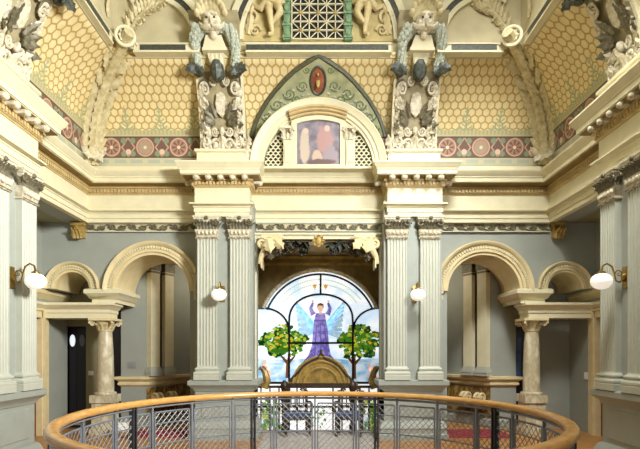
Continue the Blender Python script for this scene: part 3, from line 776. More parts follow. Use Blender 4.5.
# ---------------------------------------------------------------- corner palm ribs with roundels
for s in (-1, 1):
    t = thing('palm_rib', 'plaster palm-leaf rib climbing the %s corner of the cove to a roundel' % SIDE[s], 'corner rib')
    P = lambda z, o=0: Vector((-(XCV - inset(z) - o), YC - inset(z) - o, z))
    b = MB(-s); zz = [5.0 + i * .1 for i in range(18)]
    b.tube([P(z, .03) for z in zz], [.09 + .0 * i for i in range(18)], 8); b.build('stem', 'rib', t)
    b = MB(-s); out = Vector((1, -1, 0)).normalized(); lat = Vector((1, 1, 0)).normalized()
    for i in range(9):
        z = 5.05 + i * .165; up = (P(z + .1) - P(z)).normalized()
        for e in (-1, 0, 1):
            b.leaf(P(z, .06) + lat * e * .07 + out * (.03 if e == 0 else 0), up + lat * e * .55 + out * .45, out, .42, .17, -.12, 6, .35)
    for e in (-1, 1):
        for k in range(5): b.leaf(P(6.4, .05) + lat * e * .08, Vector((0, 0, 1)) * (.5 + .2 * k) + lat * e * (.9 - .12 * k) + out * .2, out, .42, .12, .2)
    b.build('palm_leaves', 'rib', t)
    b = MB(-s)
    for e in (-1, 0, 1):
        b.leaf(P(5.02, .06) + lat * e * .1, (lat * e * .35 + out * .25 + Vector((0, 0, 1))), out, .34, .2, .4)
        b.leaf(P(5.28, .08) + lat * e * .05, (lat * e * .3 + out * .35 + Vector((0, 0, -1))), out, .3, .17, .35)
    b.build('foot_acanthus', 'ivory', t)
    # roundel
    rc = Vector((X_(125, 8.0), 8.0, Z_(36, 8.0))); dirn = Vector((.35, -1, -.2)).normalized(); u = dirn.cross(Vector((0, 0, 1))).normalized(); v = u.cross(dirn)
    b = MB(-s); b.tube([rc + (u * cos(2 * pi * k / 28) + v * sin(2 * pi * k / 28)) * .14 for k in range(28)], .03, 8, closed=True)
    b.build('roundel_ring', 'cream', t)
    b = MB(-s); 
    for k in range(8): a = 2 * pi * k / 8; b.leaf(rc + dirn * .0, u * cos(a) + v * sin(a), dirn, .115, .08, .25)
    b.ball(rc + dirn * .03, .04)
    b.build('roundel_flower', 'cream', t)
    b = MB(-s).tube([rc - dirn * .03, rc - dirn * .16], [.14, .1], 20); b.build('roundel_ground', 'gold', t)
    # carved spray above the roundel
    t2 = thing('carved_spray', 'low relief foliage spray rising from the %s corner roundel' % SIDE[s], 'relief')
    b = MB(-s); x0, z0 = X_(128, 8.25), Z_(28, 8.25)
    for k in range(14):
        f = k / 13; px = x0 + f * .75; pz = z0 + f * .85 + .08 * sin(f * 9)
        for e in (-1, 1): b.leaf((px, YL - .01, pz), (cos(.8 + e * .9), -.15, sin(.8 + e * .9)), (0, -1, 0), .2, .1, .3)
        if k % 3 == 1: b.scroll((px + .12, YL - .03, pz), (1, 0, 0), (0, 0, 1), .09, 1.5, .25)
    b.tube([(x0 - .05 + f * .08, YL - .02, z0 - .1 + f * .1) for f in range(10)], .03, 6)
    b.build('foliage', 'rib', t2)
    b = MB(-s)
    for k in range(6): b.leaf((-XL + .01, 7.95 - k * .02, 6.95 + k * .22), (.1, -.6 + .2 * k, .8), (1, 0, 0), .28, .13, .2)
    b.build('side_foliage', 'rib', t2)

# ---------------------------------------------------------------- pointed painted panel on the cove
def cove_pt(px, py, off=0):
    lo, hi = ZC0, 6.6
    for _ in range(40):
        z = (lo + hi) / 2; y = YC - inset(z) - off
        if HY - (z - EYE) * F / y > py: lo = z
        else: hi = z
    return Vector((X_(px, y), y, z))
half = [(318.5, 55.5), (306, 63), (294, 71.5), (284, 81), (275, 91.5), (268, 100.5), (262.5, 109.5), (258, 118), (254.5, 127), (252, 137)]
t = thing('painted_pointed_panel', 'pointed arch panel of sage green scrollwork with dark border above the arched picture', 'painted panel')
b = MB(); rows = len(half); nc = 12; vs, fs = [], []
for i, (px, py) in enumerate(half):
    for k in range(nc + 1):
        vs.append(cove_pt(px + (2 * CX - 2 * px) * k / nc, py, .035))
for i in range(rows - 1):
    for k in range(nc): a = i * (nc + 1) + k; fs.append((a, a + 1, a + nc + 2, a + nc + 1))
b.add(vs, fs); o = b.build('green_field', 'field', t)
md = o.modifiers.new('thickness', 'SOLIDIFY'); md.thickness = .03; md.offset = -1
b = MB(); full = [cove_pt(*p, .05) for p in half[::-1]] + [cove_pt(2 * CX - p[0], p[1], .05) for p in half[1:]]
b.tube(full, .042, 6); b.build('dark_border', 'border', t)
b = MB(); inn = [cove_pt(CX + (p[0] - CX) * .93, p[1] + 3.5, .05) for p in half[::-1]] + [cove_pt(CX - (p[0] - CX) * .93, p[1] + 3.5, .05) for p in half[1:]]
b.tube(inn, .014, 5); b.build('inner_border', 'dentil', t)
mc = cove_pt(318, 80, .075)
b = MB(); ring = []
for k in range(24): a = 2 * pi * k / 24; ring.append(cove_pt(318 + 7.5 * cos(a), 80.5 + 14 * sin(a), .085))
b.tube(ring, .022, 6, closed=True); b.build('medallion_rim', 'inlay', t)
b = MB(); vs = [mc + Vector((0, -.05, 0))] + ring; b.add(vs, [(0, i + 1, (i + 1) % 24 + 1) for i in range(24)]); b.build('red_medallion', 'medal', t)
b = MB(); q = cove_pt(318, 82, .13); b.ball(q, (.035, .02, .10)); b.ball(cove_pt(318, 74.5, .13), (.022, .02, .028)); b.build('medallion_figure', 'gold', t)
b = MB()
for e in (-1, 1):
    for (dx, py, r, tn) in ((16, 86, 6, 1.6), (29, 94, 6.5, 1.6), (42, 105, 6, 1.5), (52, 117, 5, 1.4), (22, 99, 4.5, 1.3), (12, 70, 3.5, 1.3), (57, 128, 4, 1.3)):
        pts = [cove_pt(318.5 + e * (dx + r * (1 - .85 * i / 20) * cos(tn * 2 * pi * i / 20)), py + r * (1 - .85 * i / 20) * sin(tn * 2 * pi * i / 20), .075) for i in range(21)]
        b.tube(pts, .013, 5)
b.build('painted_scroll_pattern', mat('scroll_paint_green', '66784E', .6), t)
b = MB()
for e in (-1, 1):
    for k in range(16):
        dx = 10 + k * 3.0; py = 92 + (dx / 60) ** 1.6 * 34 + random.uniform(-3, 2) - (8 if k % 2 else 0)
        if py < 66 + dx * .9: py = 68 + dx * .9
        q = cove_pt(318.5 + e * dx, py, .07); b.ball(q, (.035, .02, .03), 7, 4)
b.build('painted_flower_pattern', mat('flower_paint_blue', '7E8C96', .6, c2='C9B98C', scale=18), t)

# ---------------------------------------------------------------- arched frame (dormer) with picture and grilles
YD = 8.84; DZ = 4.85; px = YD / F; dcx = X_(318.3, YD)
t = thing('arched_picture_surround', 'cream semicircular surround with mini pilasters framing the picture over the cornice', 'arch surround')
R0, R1 = 55 * px, 68.5 * px
MB().arc([(R0, YD + .45), (R0, YD), (R0 + .03, YD), (R0 + .05, YD - .03), (R0 + .10, YD - .03), (R0 + .12, YD - .06), (R1 - .05, YD - .08), (R1 - .02, YD - .10), (R1, YD - .09), (R1, YD + .45)], dcx, DZ, 0, 180, 44).build('archivolt', 'cream', t)
MB().box(dcx - R1 - .02, dcx + R1 + .02, YD - .09, YD + .45, DZ - .04, DZ + .005).build('sill', 'cream', t, smooth=False)
# inner field: segments left & right of the frame are pierced grilles, the middle solid
fx0, fx1 = X_(291.5, YD), X_(345, YD); fz1 = Z_(121, YD)
mid = [(fx0 - .19, DZ), (fx1 + .19, DZ)]
xm0, xm1 = X_(283, YD), X_(355, YD)
pts = [(xm0, DZ), (xm1, DZ)] + [(dcx + R0 * cos(a), DZ + R0 * sin(a)) for a in [math.acos((xm1 - dcx) / R0) + (math.acos((xm0 - dcx) / R0) - math.acos((xm1 - dcx) / R0)) * i / 16 for i in range(17)]]
MB().prism(pts, YD + .04, YD + .2).build('tympanum', 'cream', t)
# picture frame
def segtop(x0, x1, z0, z1, rise, n=12): return [(x0, z0), (x1, z0)] + [(x1 + (x0 - x1) * i / n, z1 + rise * (1 - (2 * i / n - 1) ** 2)) for i in range(n + 1)]
b = MB(); zt = Z_(123, YD)
oF, iF = segtop(fx0, fx1, DZ, zt + .02, .10), segtop(X_(297, YD), X_(340, YD), DZ + .05, zt - .03, .07)
n = len(oF); vs = [(x, YD - .05, z) for x, z in oF] + [(x, YD - .05, z) for x, z in iF] + [(x, YD + .1, z) for x, z in oF] + [(x, YD + .1, z) for x, z in iF]; fs = []
for i in range(n): j = (i + 1) % n; fs += [(i, j, n + j, n + i), (2 * n + i, 3 * n + i, 3 * n + j, 2 * n + j), (i, 2 * n + i, 2 * n + j, j), (n + i, n + j, 3 * n + j, 3 * n + i)]
b.add(vs, fs); b.build('frame', 'cream', t)
b = MB()
for k, (o, d) in enumerate(((.00, .10), (.05, .14), (.09, .17))):
    b.tube([(x, YD - d + .03, z + o + .02) for x, z in segtop(fx0 - .02 - o * .2, fx1 + .02 + o * .2, DZ, zt + .03, .10)[2:]], .03, 6)
b.build('hood_moulding', 'dentil', t)
for e in (-1, 1):
    b = MB(e); xc = abs(X_(287.5, YD)) * 1.0 + .0
    b.box(xc - .07, xc + .07, YD - .05, YD + .06, DZ, Z_(141, YD)).box(xc - .05, xc + .05, YD - .065, YD, DZ + .08, Z_(145, YD)); b.build('mini_pilaster', 'cream', t, smooth=False)
    b = MB(e); zc = Z_(141, YD)
    for q in (-1, 0, 1): b.leaf((xc + q * .05, YD - .06, zc), (q * .3, -.1, 1), (0, -1, 0), .14, .08, .5)
    for q in (-1, 1): b.scroll((xc + q * .08, YD - .08, zc + .15), (q, 0, 0), (0, 0, 1), .045, 1.4, .35)
    b.box(xc - .11, xc + .11, YD - .1, YD + .05, zc + .19, zc + .23)
    b.build('mini_capital', 'ivory', t)
    g = thing('scale_grille', 'pierced fish-scale grille on the %s of the arched picture' % ('right' if e > 0 else 'left'), 'grille')
    gx0, gx1 = X_(356, YD) - .03, R0 + dcx * e
    b = MB(e); inside = lambda x, z: (x * x + (z - DZ) ** 2) < (R0 - .01) ** 2 and x > gx0 - .02 and z > DZ - .01
    p = .088
    for i in range(-1, 7):
        for j in range(-1, 11):
            xc2 = gx0 + (i + (.5 if j % 2 else 0)) * p; zc2 = DZ + j * p * .62
            for k in range(8):
                a0, a1 = pi * k / 8, pi * (k + 1) / 8
                q0, q1 = (xc2 + p * .5 * cos(a0), zc2 + p * .56 * sin(a0)), (xc2 + p * .5 * cos(a1), zc2 + p * .56 * sin(a1))
                if inside(*q0) and inside(*q1): b.tube([(q0[0], YD + .06, q0[1]), (q1[0], YD + .06, q1[1])], .013, 5)
    b.build('scales', 'cream', g)
    bk = [(gx0 - .03, DZ)] + [(x_, z_) for x_, z_ in [(R0 * cos(a), DZ + R0 * sin(a)) for a in [math.acos((gx0 - .03) / R0) * i / 10 for i in range(11)]]]
    MB(e).prism(bk, YD + .1, YD + .13).build('dark_backing', 'darkleaf', g, smooth=False)
    sc = thing('scroll_bracket', 'cream scroll bracket at the %s foot of the arched surround' % ('right' if e > 0 else 'left'), 'bracket')
    b = MB(e); x0 = R1 + .02
    b.scroll((x0 + .04, YD - .05, DZ + .38), (-1, 0, 0), (0, 0, 1), .075, 1.5, .35); b.scroll((x0 + .10, YD - .05, DZ + .10), (1, 0, 0), (0, 0, 1), .08, 1.5, .35)
    b.leaf((x0 + .06, YD - .03, DZ + .1), (-.2, -.2, 1), (0, -1, 0), .3, .13, .3); b.leaf((x0 + .02, YD - .03, DZ + .35), (-.2, -.2, 1), (0, -1, 0), .22, .12, .5)
    b.build('scroll', 'ivory', sc)
pic = MB().prism([(x - dcx, z - DZ) for x, z in segtop(X_(296.5, YD), X_(340.5, YD), DZ + .04, zt - .035, .07)], -.012, .012).build('figure_picture', 'painting', loc=(dcx, YD + .0, DZ))
tag(pic, 'faded grey-pink figure painting inside the cream arched surround', 'painting')

# ---------------------------------------------------------------- lattice and cherubs in the top lunette
YT = YL - .02
t = thing('lattice_window', 'dark window behind a cream star lattice between green posts at top centre', 'lattice')
lx0, lx1, lz0, lz1 = X_(292, YT), X_(344, YT), Z_(40, YT), Z_(-30, YT)
MB().box(lx0, lx1, YT, YT + .03, lz0, lz1).build('dark_backing', 'black', t, smooth=False)
b = MB(); nx = 6; p = (lx1 - lx0) / nx; nzz = int((lz1 - lz0) / p)
for i in range(nx + 1): b.box(lx0 + i * p - .008, lx0 + i * p + .008, YT - .04, YT - .01, lz0, lz0 + nzz * p)
for j in range(nzz + 1): b.box(lx0, lx1, YT - .04, YT - .01, lz0 + j * p - .008, lz0 + j * p + .008)
for i in range(nx // 2):
    for j in range(nzz // 2):
        cxx, czz = lx0 + (2 * i + 1) * p, lz0 + (2 * j + 1) * p
        for e in (-1, 1): b.tube([(cxx - p, YT - .025, czz - e * p), (cxx + p, YT - .025, czz + e * p)], .009, 4)
b.build('lattice_bars', 'cream', t, smooth=False)
b = MB()
for i in range(nx // 2):
    for j in range(nzz // 2): b.ball((lx0 + (2 * i + 1) * p, YT - .045, lz0 + (2 * j + 1) * p), (.035, .02, .035))
b.build('lattice_bosses', 'gold', t)
for a0, a1 in ((283.5, 290.5), (344.5, 351.5)):
    xa, xb = X_(a0, YT), X_(a1, YT); b = MB().box(xa, xb, YT - .08, YT + .03, lz0 - .04, lz1)
    xc = (xa + xb) / 2
    for k in range(9): b.ball((xc, YT - .08, lz0 + .1 + k * .2), (.06, .04, .085), 8, 6); b.box(xa - .015, xb + .015, YT - .1, YT, lz0 + k * .2 - .015, lz0 + k * .2 + .015)
    b.build('green_post', 'verd2', t)
def cherub(s):
    t = thing('cherub_relief', 'plaster cherub in relief standing on the %s of the star lattice' % SIDE[s], 'relief figure')
    x0, zf = X_(272, YT), Z_(41, YT)
    J = dict(pelvis=(0.02, .62), chest=(-.02, .86), neck=(-.02, .97), head=(-.03, 1.10), hipL=(-.06, .58), kneeL=(-.02, .33), ankL=(.015, .07), toeL=(-.05, .02), hipR=(.09, .58), kneeR=(.16, .36), ankR=(.02, .24), toeR=(-.05, .2),
             shL=(-.13, .92), elL=(-.24, .8), haL=(-.2, .66), shR=(.09, .92), elR=(.2, 1.02), haR=(.24, 1.18))
    R = dict(pelvis=.115, chest=.11, neck=.055, head=.1, hipL=.095, kneeL=.065, ankL=.04, toeL=.035, hipR=.095, kneeR=.065, ankR=.04, toeR=.035, shL=.06, elL=.045, haL=.035, shR=.06, elR=.045, haR=.035)
    names = list(J); ed = [('pelvis', 'chest'), ('chest', 'neck'), ('neck', 'head'), ('pelvis', 'hipL'), ('hipL', 'kneeL'), ('kneeL', 'ankL'), ('ankL', 'toeL'), ('pelvis', 'hipR'), ('hipR', 'kneeR'), ('kneeR', 'ankR'), ('ankR', 'toeR'), ('chest', 'shL'), ('shL', 'elL'), ('elL', 'haL'), ('chest', 'shR'), ('shR', 'elR'), ('elR', 'haR')]
    dep = {'kneeR': -.13, 'ankR': -.06, 'kneeL': -.08, 'toeL': -.1, 'toeR': -.08}
    me = bpy.data.meshes.new('body'); me.from_pydata([((x0 + J[n][0]) * -s, YT - .05 + dep.get(n, -.03), zf + J[n][1]) for n in names], [(names.index(a), names.index(c)) for a, c in ed], [])
    o = bpy.data.objects.new('body', me); COL.objects.link(o); o.parent = t; me.materials.append(M['skin'])
    o.modifiers.new('skin', 'SKIN'); sv = me.skin_vertices[0].data
    for i, n in enumerate(names): sv[i].radius = (R[n], R[n] * .9); sv[i].use_root = (n == 'pelvis')
    sb = o.modifiers.new('subd', 'SUBSURF'); sb.levels = 1; sb.render_levels = 2
    b = MB(-s); hx, hz = x0 - .03, zf + 1.16
    b.ball((hx, YT - .12, hz), (.1, .1, .12), 14, 10); b.ball((hx - .01, YT - .22, hz - .01), (.02, .025, .03)); b.ball((hx - .01, YT - .205, hz - .055), (.035, .02, .012))
    for e in (-1, 1): b.ball((hx + e * .04, YT - .205, hz + .02), (.016, .012, .01)); b.ball((hx + e * .1, YT - .1, hz), (.02, .03, .03)); b.ball((hx + e * .055, YT - .19, hz - .03), (.03, .03, .03))
    for k in range(14): a = pi * k / 13; b.ball((hx + .1 * cos(a), YT - .11 - .04 * (k % 2), hz + .05 + .09 * sin(a)), .035, 6, 5)
    b.build('head', 'skin', t)
    b = MB(-s)
    b.tube([(x0 + .2, YT - .05, zf + .62), (x0 + .1, YT - .16, zf + .56), (x0 - .06, YT - .15, zf + .60), (x0 - .18, YT - .06, zf + .5), (x0 - .3, YT - .03, zf + .56), (x0 - .36, YT - .03, zf + .45)], [.05, .06, .06, .055, .05, .03], 8)
    b.scroll((x0 - .34, YT - .02, zf + .38), (-1, 0, 0), (0, 0, 1), .13, 1.5, .28); b.scroll((x0 - .28, YT - .02, zf + .16), (1, 0, 0), (0, 0, 1), .1, 1.4, .28)
    b.leaf((x0 - .4, YT - .01, zf + .1), (.2, -.1, 1), (0, -1, 0), .35, .13, .2)
    b.build('swirling_drapery', 'skin', t)
for s in (-1, 1): cherub(s)

# ---------------------------------------------------------------- centre bay: opening, alcove, window
b = MB()
b.box(-1.25, 1.25, 9.24, 9.55, 3.70, 4.2)
struct(b, 'wall_bay_lintel', 'pier', smooth=False)
lt = root('trim_3')
struct(MB().box(-1.17, 1.17, 9.14, 9.26, Z_(238.5, 9.1), Z_(233, 9.1)).box(-1.17, 1.17, 9.1, 9.26, Z_(234.6, 9.1), Z_(232.6, 9.1)), 'bay_moulding', 'cream', lt, False)
b = MB()
YA = 11.5
b.box(-1.75, -1.45, 9.9, YA + .2, -4, 3.9).box(1.45, 1.75, 9.9, YA + .2, -4, 3.9); struct(b, 'wall_alcove_sides', 'brown', smooth=False)
struct(MB().box(-1.75, 1.75, 9.5, YA + .4, 3.78, 3.95), 'ceiling_bay', 'brown', smooth=False)
# back wall of the bay with the window opening
wp = YA / F
def W(px_, py_): return (X_(px_, YA), Z_(py_, YA))
wcx, wcz = W(320, 331); WR = 60.5 * wp
zsill = -.75
arcw = arcpts(wcx, wcz, WR, 22, 158, 40)
xw = 1.42
poly = [(-1.6, 3.9), (-1.6, zsill - .5), (1.6, zsill - .5), (1.6, 3.9)]
sl = Z_(309, YA)
hole = [(xw, zsill), (xw, sl)] + arcw + [(-xw, sl), (-xw, zsill)]
b = MB().prism([(1.6, 3.9), (1.6, zsill - .5), (xw, zsill - .5)] + hole[0:] + [(-xw, zsill - .5), (-1.6, zsill - .5), (-1.6, 3.9)], YA - .02, YA + .25)
b.box(-xw, xw, YA - .02, YA + .25, zsill - .5, zsill); struct(b, 'wall_window', 'brown', smooth=False)
b = MB()
for py_, hh, o in ((254, 2.0, .1), (258, 1.2, .06), (264.5, 1.4, .05)): b.box(-1.45, 1.45, YA - .02 - o, YA, Z_(py_ + hh, YA), Z_(py_ - hh, YA))
struct(b, 'wall_window_moulding', 'oldgold', smooth=False)
win = thing('stained_glass_window', 'large arched stained glass window with robed winged figure between two trees', 'stained glass window')
MB().arc([(WR - .03, YA - .04), (WR + .03, YA - .06), (WR + .06, YA - .03), (WR + .06, YA), (WR - .03, YA + .02)], wcx, wcz, 22, 158, 48).build('stone_edge', 'ivory', win)
G = dict(
    sky=emit('pale_sky_glass', 'F4FAFF', 1.15, c2='C6E2FA', scale=3.5), white=emit('white_glass', 'FFFFFF', 1.12), water=emit('pale_water_glass', 'DDEFFA', 0.86, c2='7FB4DC', scale=5),
    blue=emit('light_blue_glass', '9FCBEA', 0.73, c2='C4E2F4', scale=9), purple=emit('violet_robe_glass', 'A598E2', 0.59, c2='5F57AE', scale=12), purple2=emit('deep_violet_glass', '6E62BC', 0.46),
    green=emit('leaf_green_glass', '5E9A2E', 0.46), green2=emit('dark_green_glass', '2E6420', 0.33), lime=emit('yellow_green_glass', 'B7C43A', 0.59), orange=emit('orange_glass', 'E8A02C', 0.66), brown=emit('brown_trunk_glass', '7A4A2A', 0.33),
    skin=emit('rose_glass', 'EAC4B0', 0.73), amber=emit('amber_glass', 'E0A030', 0.66), script=emit('pale_green_border_glass', 'C9D8BE', 0.73))
gy = YA + .06
MB().prism(hole, gy, gy + .012).build('sky_glass', G['sky'], win, smooth=False)
def glass(name, g, polys, dep=.012):
    b = MB()
    for q in polys: b.prism([W(*p) for p in q], gy - dep, gy - .001)
    return b.build(name, g, win, smooth=False)
def ell(cx, cy, rx, ry, n=9, rot=0, jit=0):
    return [(cx + (rx * cos(2 * pi * k / n + rot)) * (1 + random.uniform(-jit, jit)), cy + ry * sin(2 * pi * k / n + rot) * (1 + random.uniform(-jit, jit))) for k in range(n)]
glass('water_glass', G['water'], [[(250, 358), (290, 360), (320, 357), (350, 360), (392, 357), (392, 382), (250, 382)]], .004)
glass('ripple_pattern', G['blue'], [ell(x, y, w_, 1.0) for x, y, w_ in ((275, 364, 9), (305, 362, 8), (298, 370, 10), (268, 374, 8), (340, 365, 8), (366, 363, 7), (372, 372, 8), (335, 374, 9), (364, 355, 6), (280, 357, 6))], .006)
glass('lower_lights', G['white'], [[(250, 384), (392, 384), (392, 455), (250, 455)]], .004)
glass('lower_flowers', G['lime'], [ell(263 + random.random() * 16, 400 + random.random() * 30, 2, 2.6, 6, jit=.3) for _ in range(26)] + [ell(360 + random.random() * 16, 400 + random.random() * 30, 2, 2.6, 6, jit=.3) for _ in range(26)], .008)
glass('lower_leaves', G['green'], [ell(262 + random.random() * 18, 398 + random.random() * 34, 2, 3, 6, jit=.3) for _ in range(30)] + [ell(359 + random.random() * 18, 398 + random.random() * 34, 2, 3, 6, jit=.3) for _ in range(30)] + [ell(312 + random.random() * 14, 408 + random.random() * 20, 1, 1.4, 6, jit=.3) for _ in range(24)], .009)
glass('lower_blue_pieces', G['water'], [[(262, 418), (280, 416), (280, 426), (262, 428)], [(358, 418), (378, 416), (378, 428), (358, 428)]], .006)
glass('lower_purple_pieces', G['purple'], [ell(268 + 6 * k, 398, 2.5, 3, 6, jit=.3) for k in range(3)] + [ell(364 + 5 * k, 398, 2.5, 3, 6, jit=.3) for k in range(3)], .01)
# wings
wf = []
for e in (-1, 1):
    for k in range(9): a = -1.1 + k * .24; wf.append([(320 + e * 6, 322 + k * 1.2), (320 + e * (24 - k * .4) , 322 + 22 * sin(a) - 2), (320 + e * (25 - k * .4), 322 + 22 * sin(a) + 2.2), (320 + e * 7, 324 + k * 1.2)])
glass('wing_pattern', G['blue'], wf, .006)
# robed figure
glass('robe', G['purple'], [[(314, 321), (326, 321), (328, 330), (329, 345), (331, 356), (329, 361), (322, 358), (318, 360), (311, 358), (309, 361), (308, 356), (312, 345), (313, 330)], [(316, 313), (325, 313), (326, 321), (314, 321)]], .012)
glass('robe_folds', G['purple2'], [[(316, 324), (317, 324), (315.5, 356), (313.5, 357)], [(320, 323), (321, 323), (321.5, 357), (320, 357)], [(324, 324), (325, 324), (328, 356), (326.5, 357)], [(308, 356), (312, 352), (316, 360), (302, 366), (304, 360)], [(330, 354), (337, 362), (336, 366), (324, 361)], [(314, 319.5), (326, 319.5), (326, 321.5), (314, 321.5)]], .015)
glass('raised_arms', G['purple'], [[(316, 313), (311, 316), (309, 308), (312, 302), (314, 303), (312.5, 308), (314, 311)], [(325, 313), (330, 316), (332, 308), (329, 302), (327, 303), (328.5, 308), (327, 311)]], .013)
glass('face', G['skin'], [ell(320.5, 307.5, 3.2, 4), [(319, 311), (322, 311), (322, 314), (319, 314)], ell(312.6, 301, 1.3, 1.5, 6), ell(328.4, 301, 1.3, 1.5, 6)], .016)
glass('hair', G['brown'], [[(317, 308), (317.5, 304), (320.5, 302.6), (323.5, 304), (324, 308), (322.6, 305.5), (318.4, 305.5)]], .018)
glass('amber_lamp_pattern', G['amber'], [ell(314.8, 286, 2, 2.2, 8), ell(325.6, 286, 2, 2.2, 8), [(314.2, 288), (315.4, 288), (315, 291)], [(325, 288), (326.2, 288), (325.6, 291)]], .01)
bt = []
for k in range(40):
    a = radians(38 + k * 2.62)
    for r0 in (51, 46): bt.append([(320 + r0 * cos(a), 331 - r0 * sin(a)), (320 + r0 * cos(a + .03), 331 - r0 * sin(a + .03)), (320 + (r0 + 1.6) * cos(a + .03), 331 - (r0 + 1.6) * sin(a + .03)), (320 + (r0 + 1.6) * cos(a), 331 - (r0 + 1.6) * sin(a))])
glass('border_pattern', G['script'], bt, .006)
def tree(cx, cy, rx, ry, tx, ty):
    def leaves(n, f, jit=.35):
        out = []
        for _ in range(n):
            ox, oy, sc = random.choice(((0, -.45, .52), (-.55, .0, .45), (.55, -.05, .45), (-.3, .5, .42), (.35, .45, .45), (0, 0, .6)))
            a = random.uniform(0, 2 * pi); r = sqrt(random.random()); x, y = cx + rx * (ox + sc * r * cos(a)), cy + ry * (oy + sc * r * sin(a))
            out.append(ell(x, y, random.uniform(1.4, 2.8) * f, random.uniform(1.2, 2.2) * f, 6, random.random(), jit))
        return out
    glass('tree_trunk', G['brown'], [[(tx - 1.6, ty + 22), (tx - 1.0, ty + 8), (tx - 7, ty), (tx - 6, ty - 1.2), (tx, ty + 4), (tx + 1, ty - 2), (tx + 2.5, ty - 2), (tx + 2.2, ty + 4), (tx + 8, ty - 1), (tx + 8.5, ty + .4), (tx + 2.6, ty + 8), (tx + 2.8, ty + 22)]], .012)
    glass('tree_shade_leaves', G['green2'], leaves(80, 1.5), .013); glass('tree_leaves', G['green'], leaves(110, 1.1), .015); glass('tree_light_leaves', G['lime'], leaves(48, .85), .017); glass('fruit_pattern', G['orange'], leaves(16, .55), .019)
tree(283, 340.5, 23, 17, 287, 356); tree(359, 341, 21.5, 19, 353.5, 357)
glass('pale_blossoms', G['skin'], [ell(262 + random.random() * 8, 362 + random.random() * 18, 2, 2.5, 6, jit=.3) for _ in range(8)] + [ell(368 + random.random() * 9, 362 + random.random() * 16, 2, 2.2, 6, jit=.3) for _ in range(8)], .02)
b = MB(); r_ = .026
def ln(pts, r=r_): b.tube([(W(*p)[0], gy - .02, W(*p)[1]) for p in pts], r, 5)
ln([(320 + 57 * cos(radians(a)), 331 - 57 * sin(radians(a))) for a in range(22, 159, 4)])
ln([(289, 384)] + [(289, 322)] + [(321 - 32 * cos(radians(a)), 322 - 28 * (sin(radians(a)) ** .8)) for a in range(8, 173, 6)] + [(353, 322), (353, 384)])
ln([(258, 308)] + [(263 + 25.5 * sin(radians(a)), 330 - 22 * cos(radians(a))) for a in range(-10, 90, 8)] + [(288.5, 332)]); ln([(386, 308)] + [(379 - 25.5 * sin(radians(a)), 330 - 22 * cos(radians(a))) for a in range(-10, 90, 8)] + [(353.5, 332)])
ln([(320.5, 273), (320.5, 294)]); ln([(287, 343), (355, 343)]); ln([(250, 383), (392, 383)], .03); ln([(289, 384), (289, 455)]); ln([(353, 384), (353, 455)]); ln([(250, 407), (392, 407)])
b.build('lead_bars', 'lead', win)

# scroll consoles and hanging leaves in the opening
for s in (-1, 1):
    t = thing('scroll_console', 'cream carved scroll console in the %s upper corner of the window bay' % SIDE[s], 'bracket')
    b = MB(-s); y = 9.0
    b.scroll((X_(262, y), y, Z_(243, y)), (-1, 0, 0), (0, 0, 1), .11, 1.5, .4, start=pi / 2, tail=(X_(283, y), y, Z_(236, y)))
    b.tube([(X_(p[0], y), y, Z_(p[1], y)) for p in ((283, 237), (276, 238), (270, 243), (265, 250), (261, 257), (259.5, 264))], [.05, .07, .08, .07, .05, .03], 8)
    b.leaf((X_(268, y), y - .08, Z_(240, y)), (.25, -.2, -1), (0, -1, 0), .3, .2, .25); b.leaf((X_(275, y), y - .05, Z_(240, y)), (.6, -.2, -.7), (0, -1, 0), .28, .17, .3)
    b.box(X_(261, y), X_(259.5, y) + .05, y - .04, y + .3, Z_(268, y), Z_(258, y))
    b.build('scroll', 'arch', t)
    b = MB(-s)
    for k in range(7): b.leaf((X_(268 + k, y), y + .1, Z_(252, y)), (random.uniform(-.3, .8), -.3, random.uniform(-1, .2)), (0, -1, 0), .22, .13, .3)
    b.build('carved_leaves', 'bronze', t)
    for i, (p, q) in enumerate(((294, 246), (303, 249), (283, 250))):
        t2 = thing('leaf_pendant', ('carved grape cluster %s of the soffit boss, %s' % (SIDE[s], ('middle of three', 'nearest the boss', 'nearest the scroll console')[i])), 'carved leaves')
        y2 = 9.35; b = MB(-s); c = Vector((X_(p, y2), y2, Z_(q, y2)))
        for k in range(12): b.leaf(c + Vector((random.uniform(-.08, .08), random.uniform(-.08, .08), .1)), (random.uniform(-1, 1), random.uniform(-1, .4), random.uniform(-1, .1)), (0, -.3, -1), random.uniform(.14, .24), .11, .3)
        b.build('leaves', 'darkleaf' if i < 2 else 'bronze', t2)
        b = MB(-s)
        for k in range(14): b.ball(c + Vector((random.uniform(-.06, .06), random.uniform(-.05, .05), random.uniform(-.12, .05))), .026, 6, 5)
        b.build('grapes', 'darkwood', t2)
t = thing('soffit_boss', 'gilt carved boss at the middle of the bay soffit moulding', 'boss')
b = MB(); c = Vector((X_(318.5, 9.05), 9.02, Z_(242, 9.05)))
for k in range(8): a = 2 * pi * k / 8; b.leaf(c, (cos(a), -.3, sin(a)), (0, -1, 0), .13, .09, .3)
b.ball(c + Vector((0, -.03, 0)), (.06, .05, .1)); b.build('boss', 'gold', t)
# beam carrying the pendants
struct(MB().box(-1.17, 1.17, 9.24, 9.5, 3.62, 3.72), 'trim_4', 'brown', smooth=False)

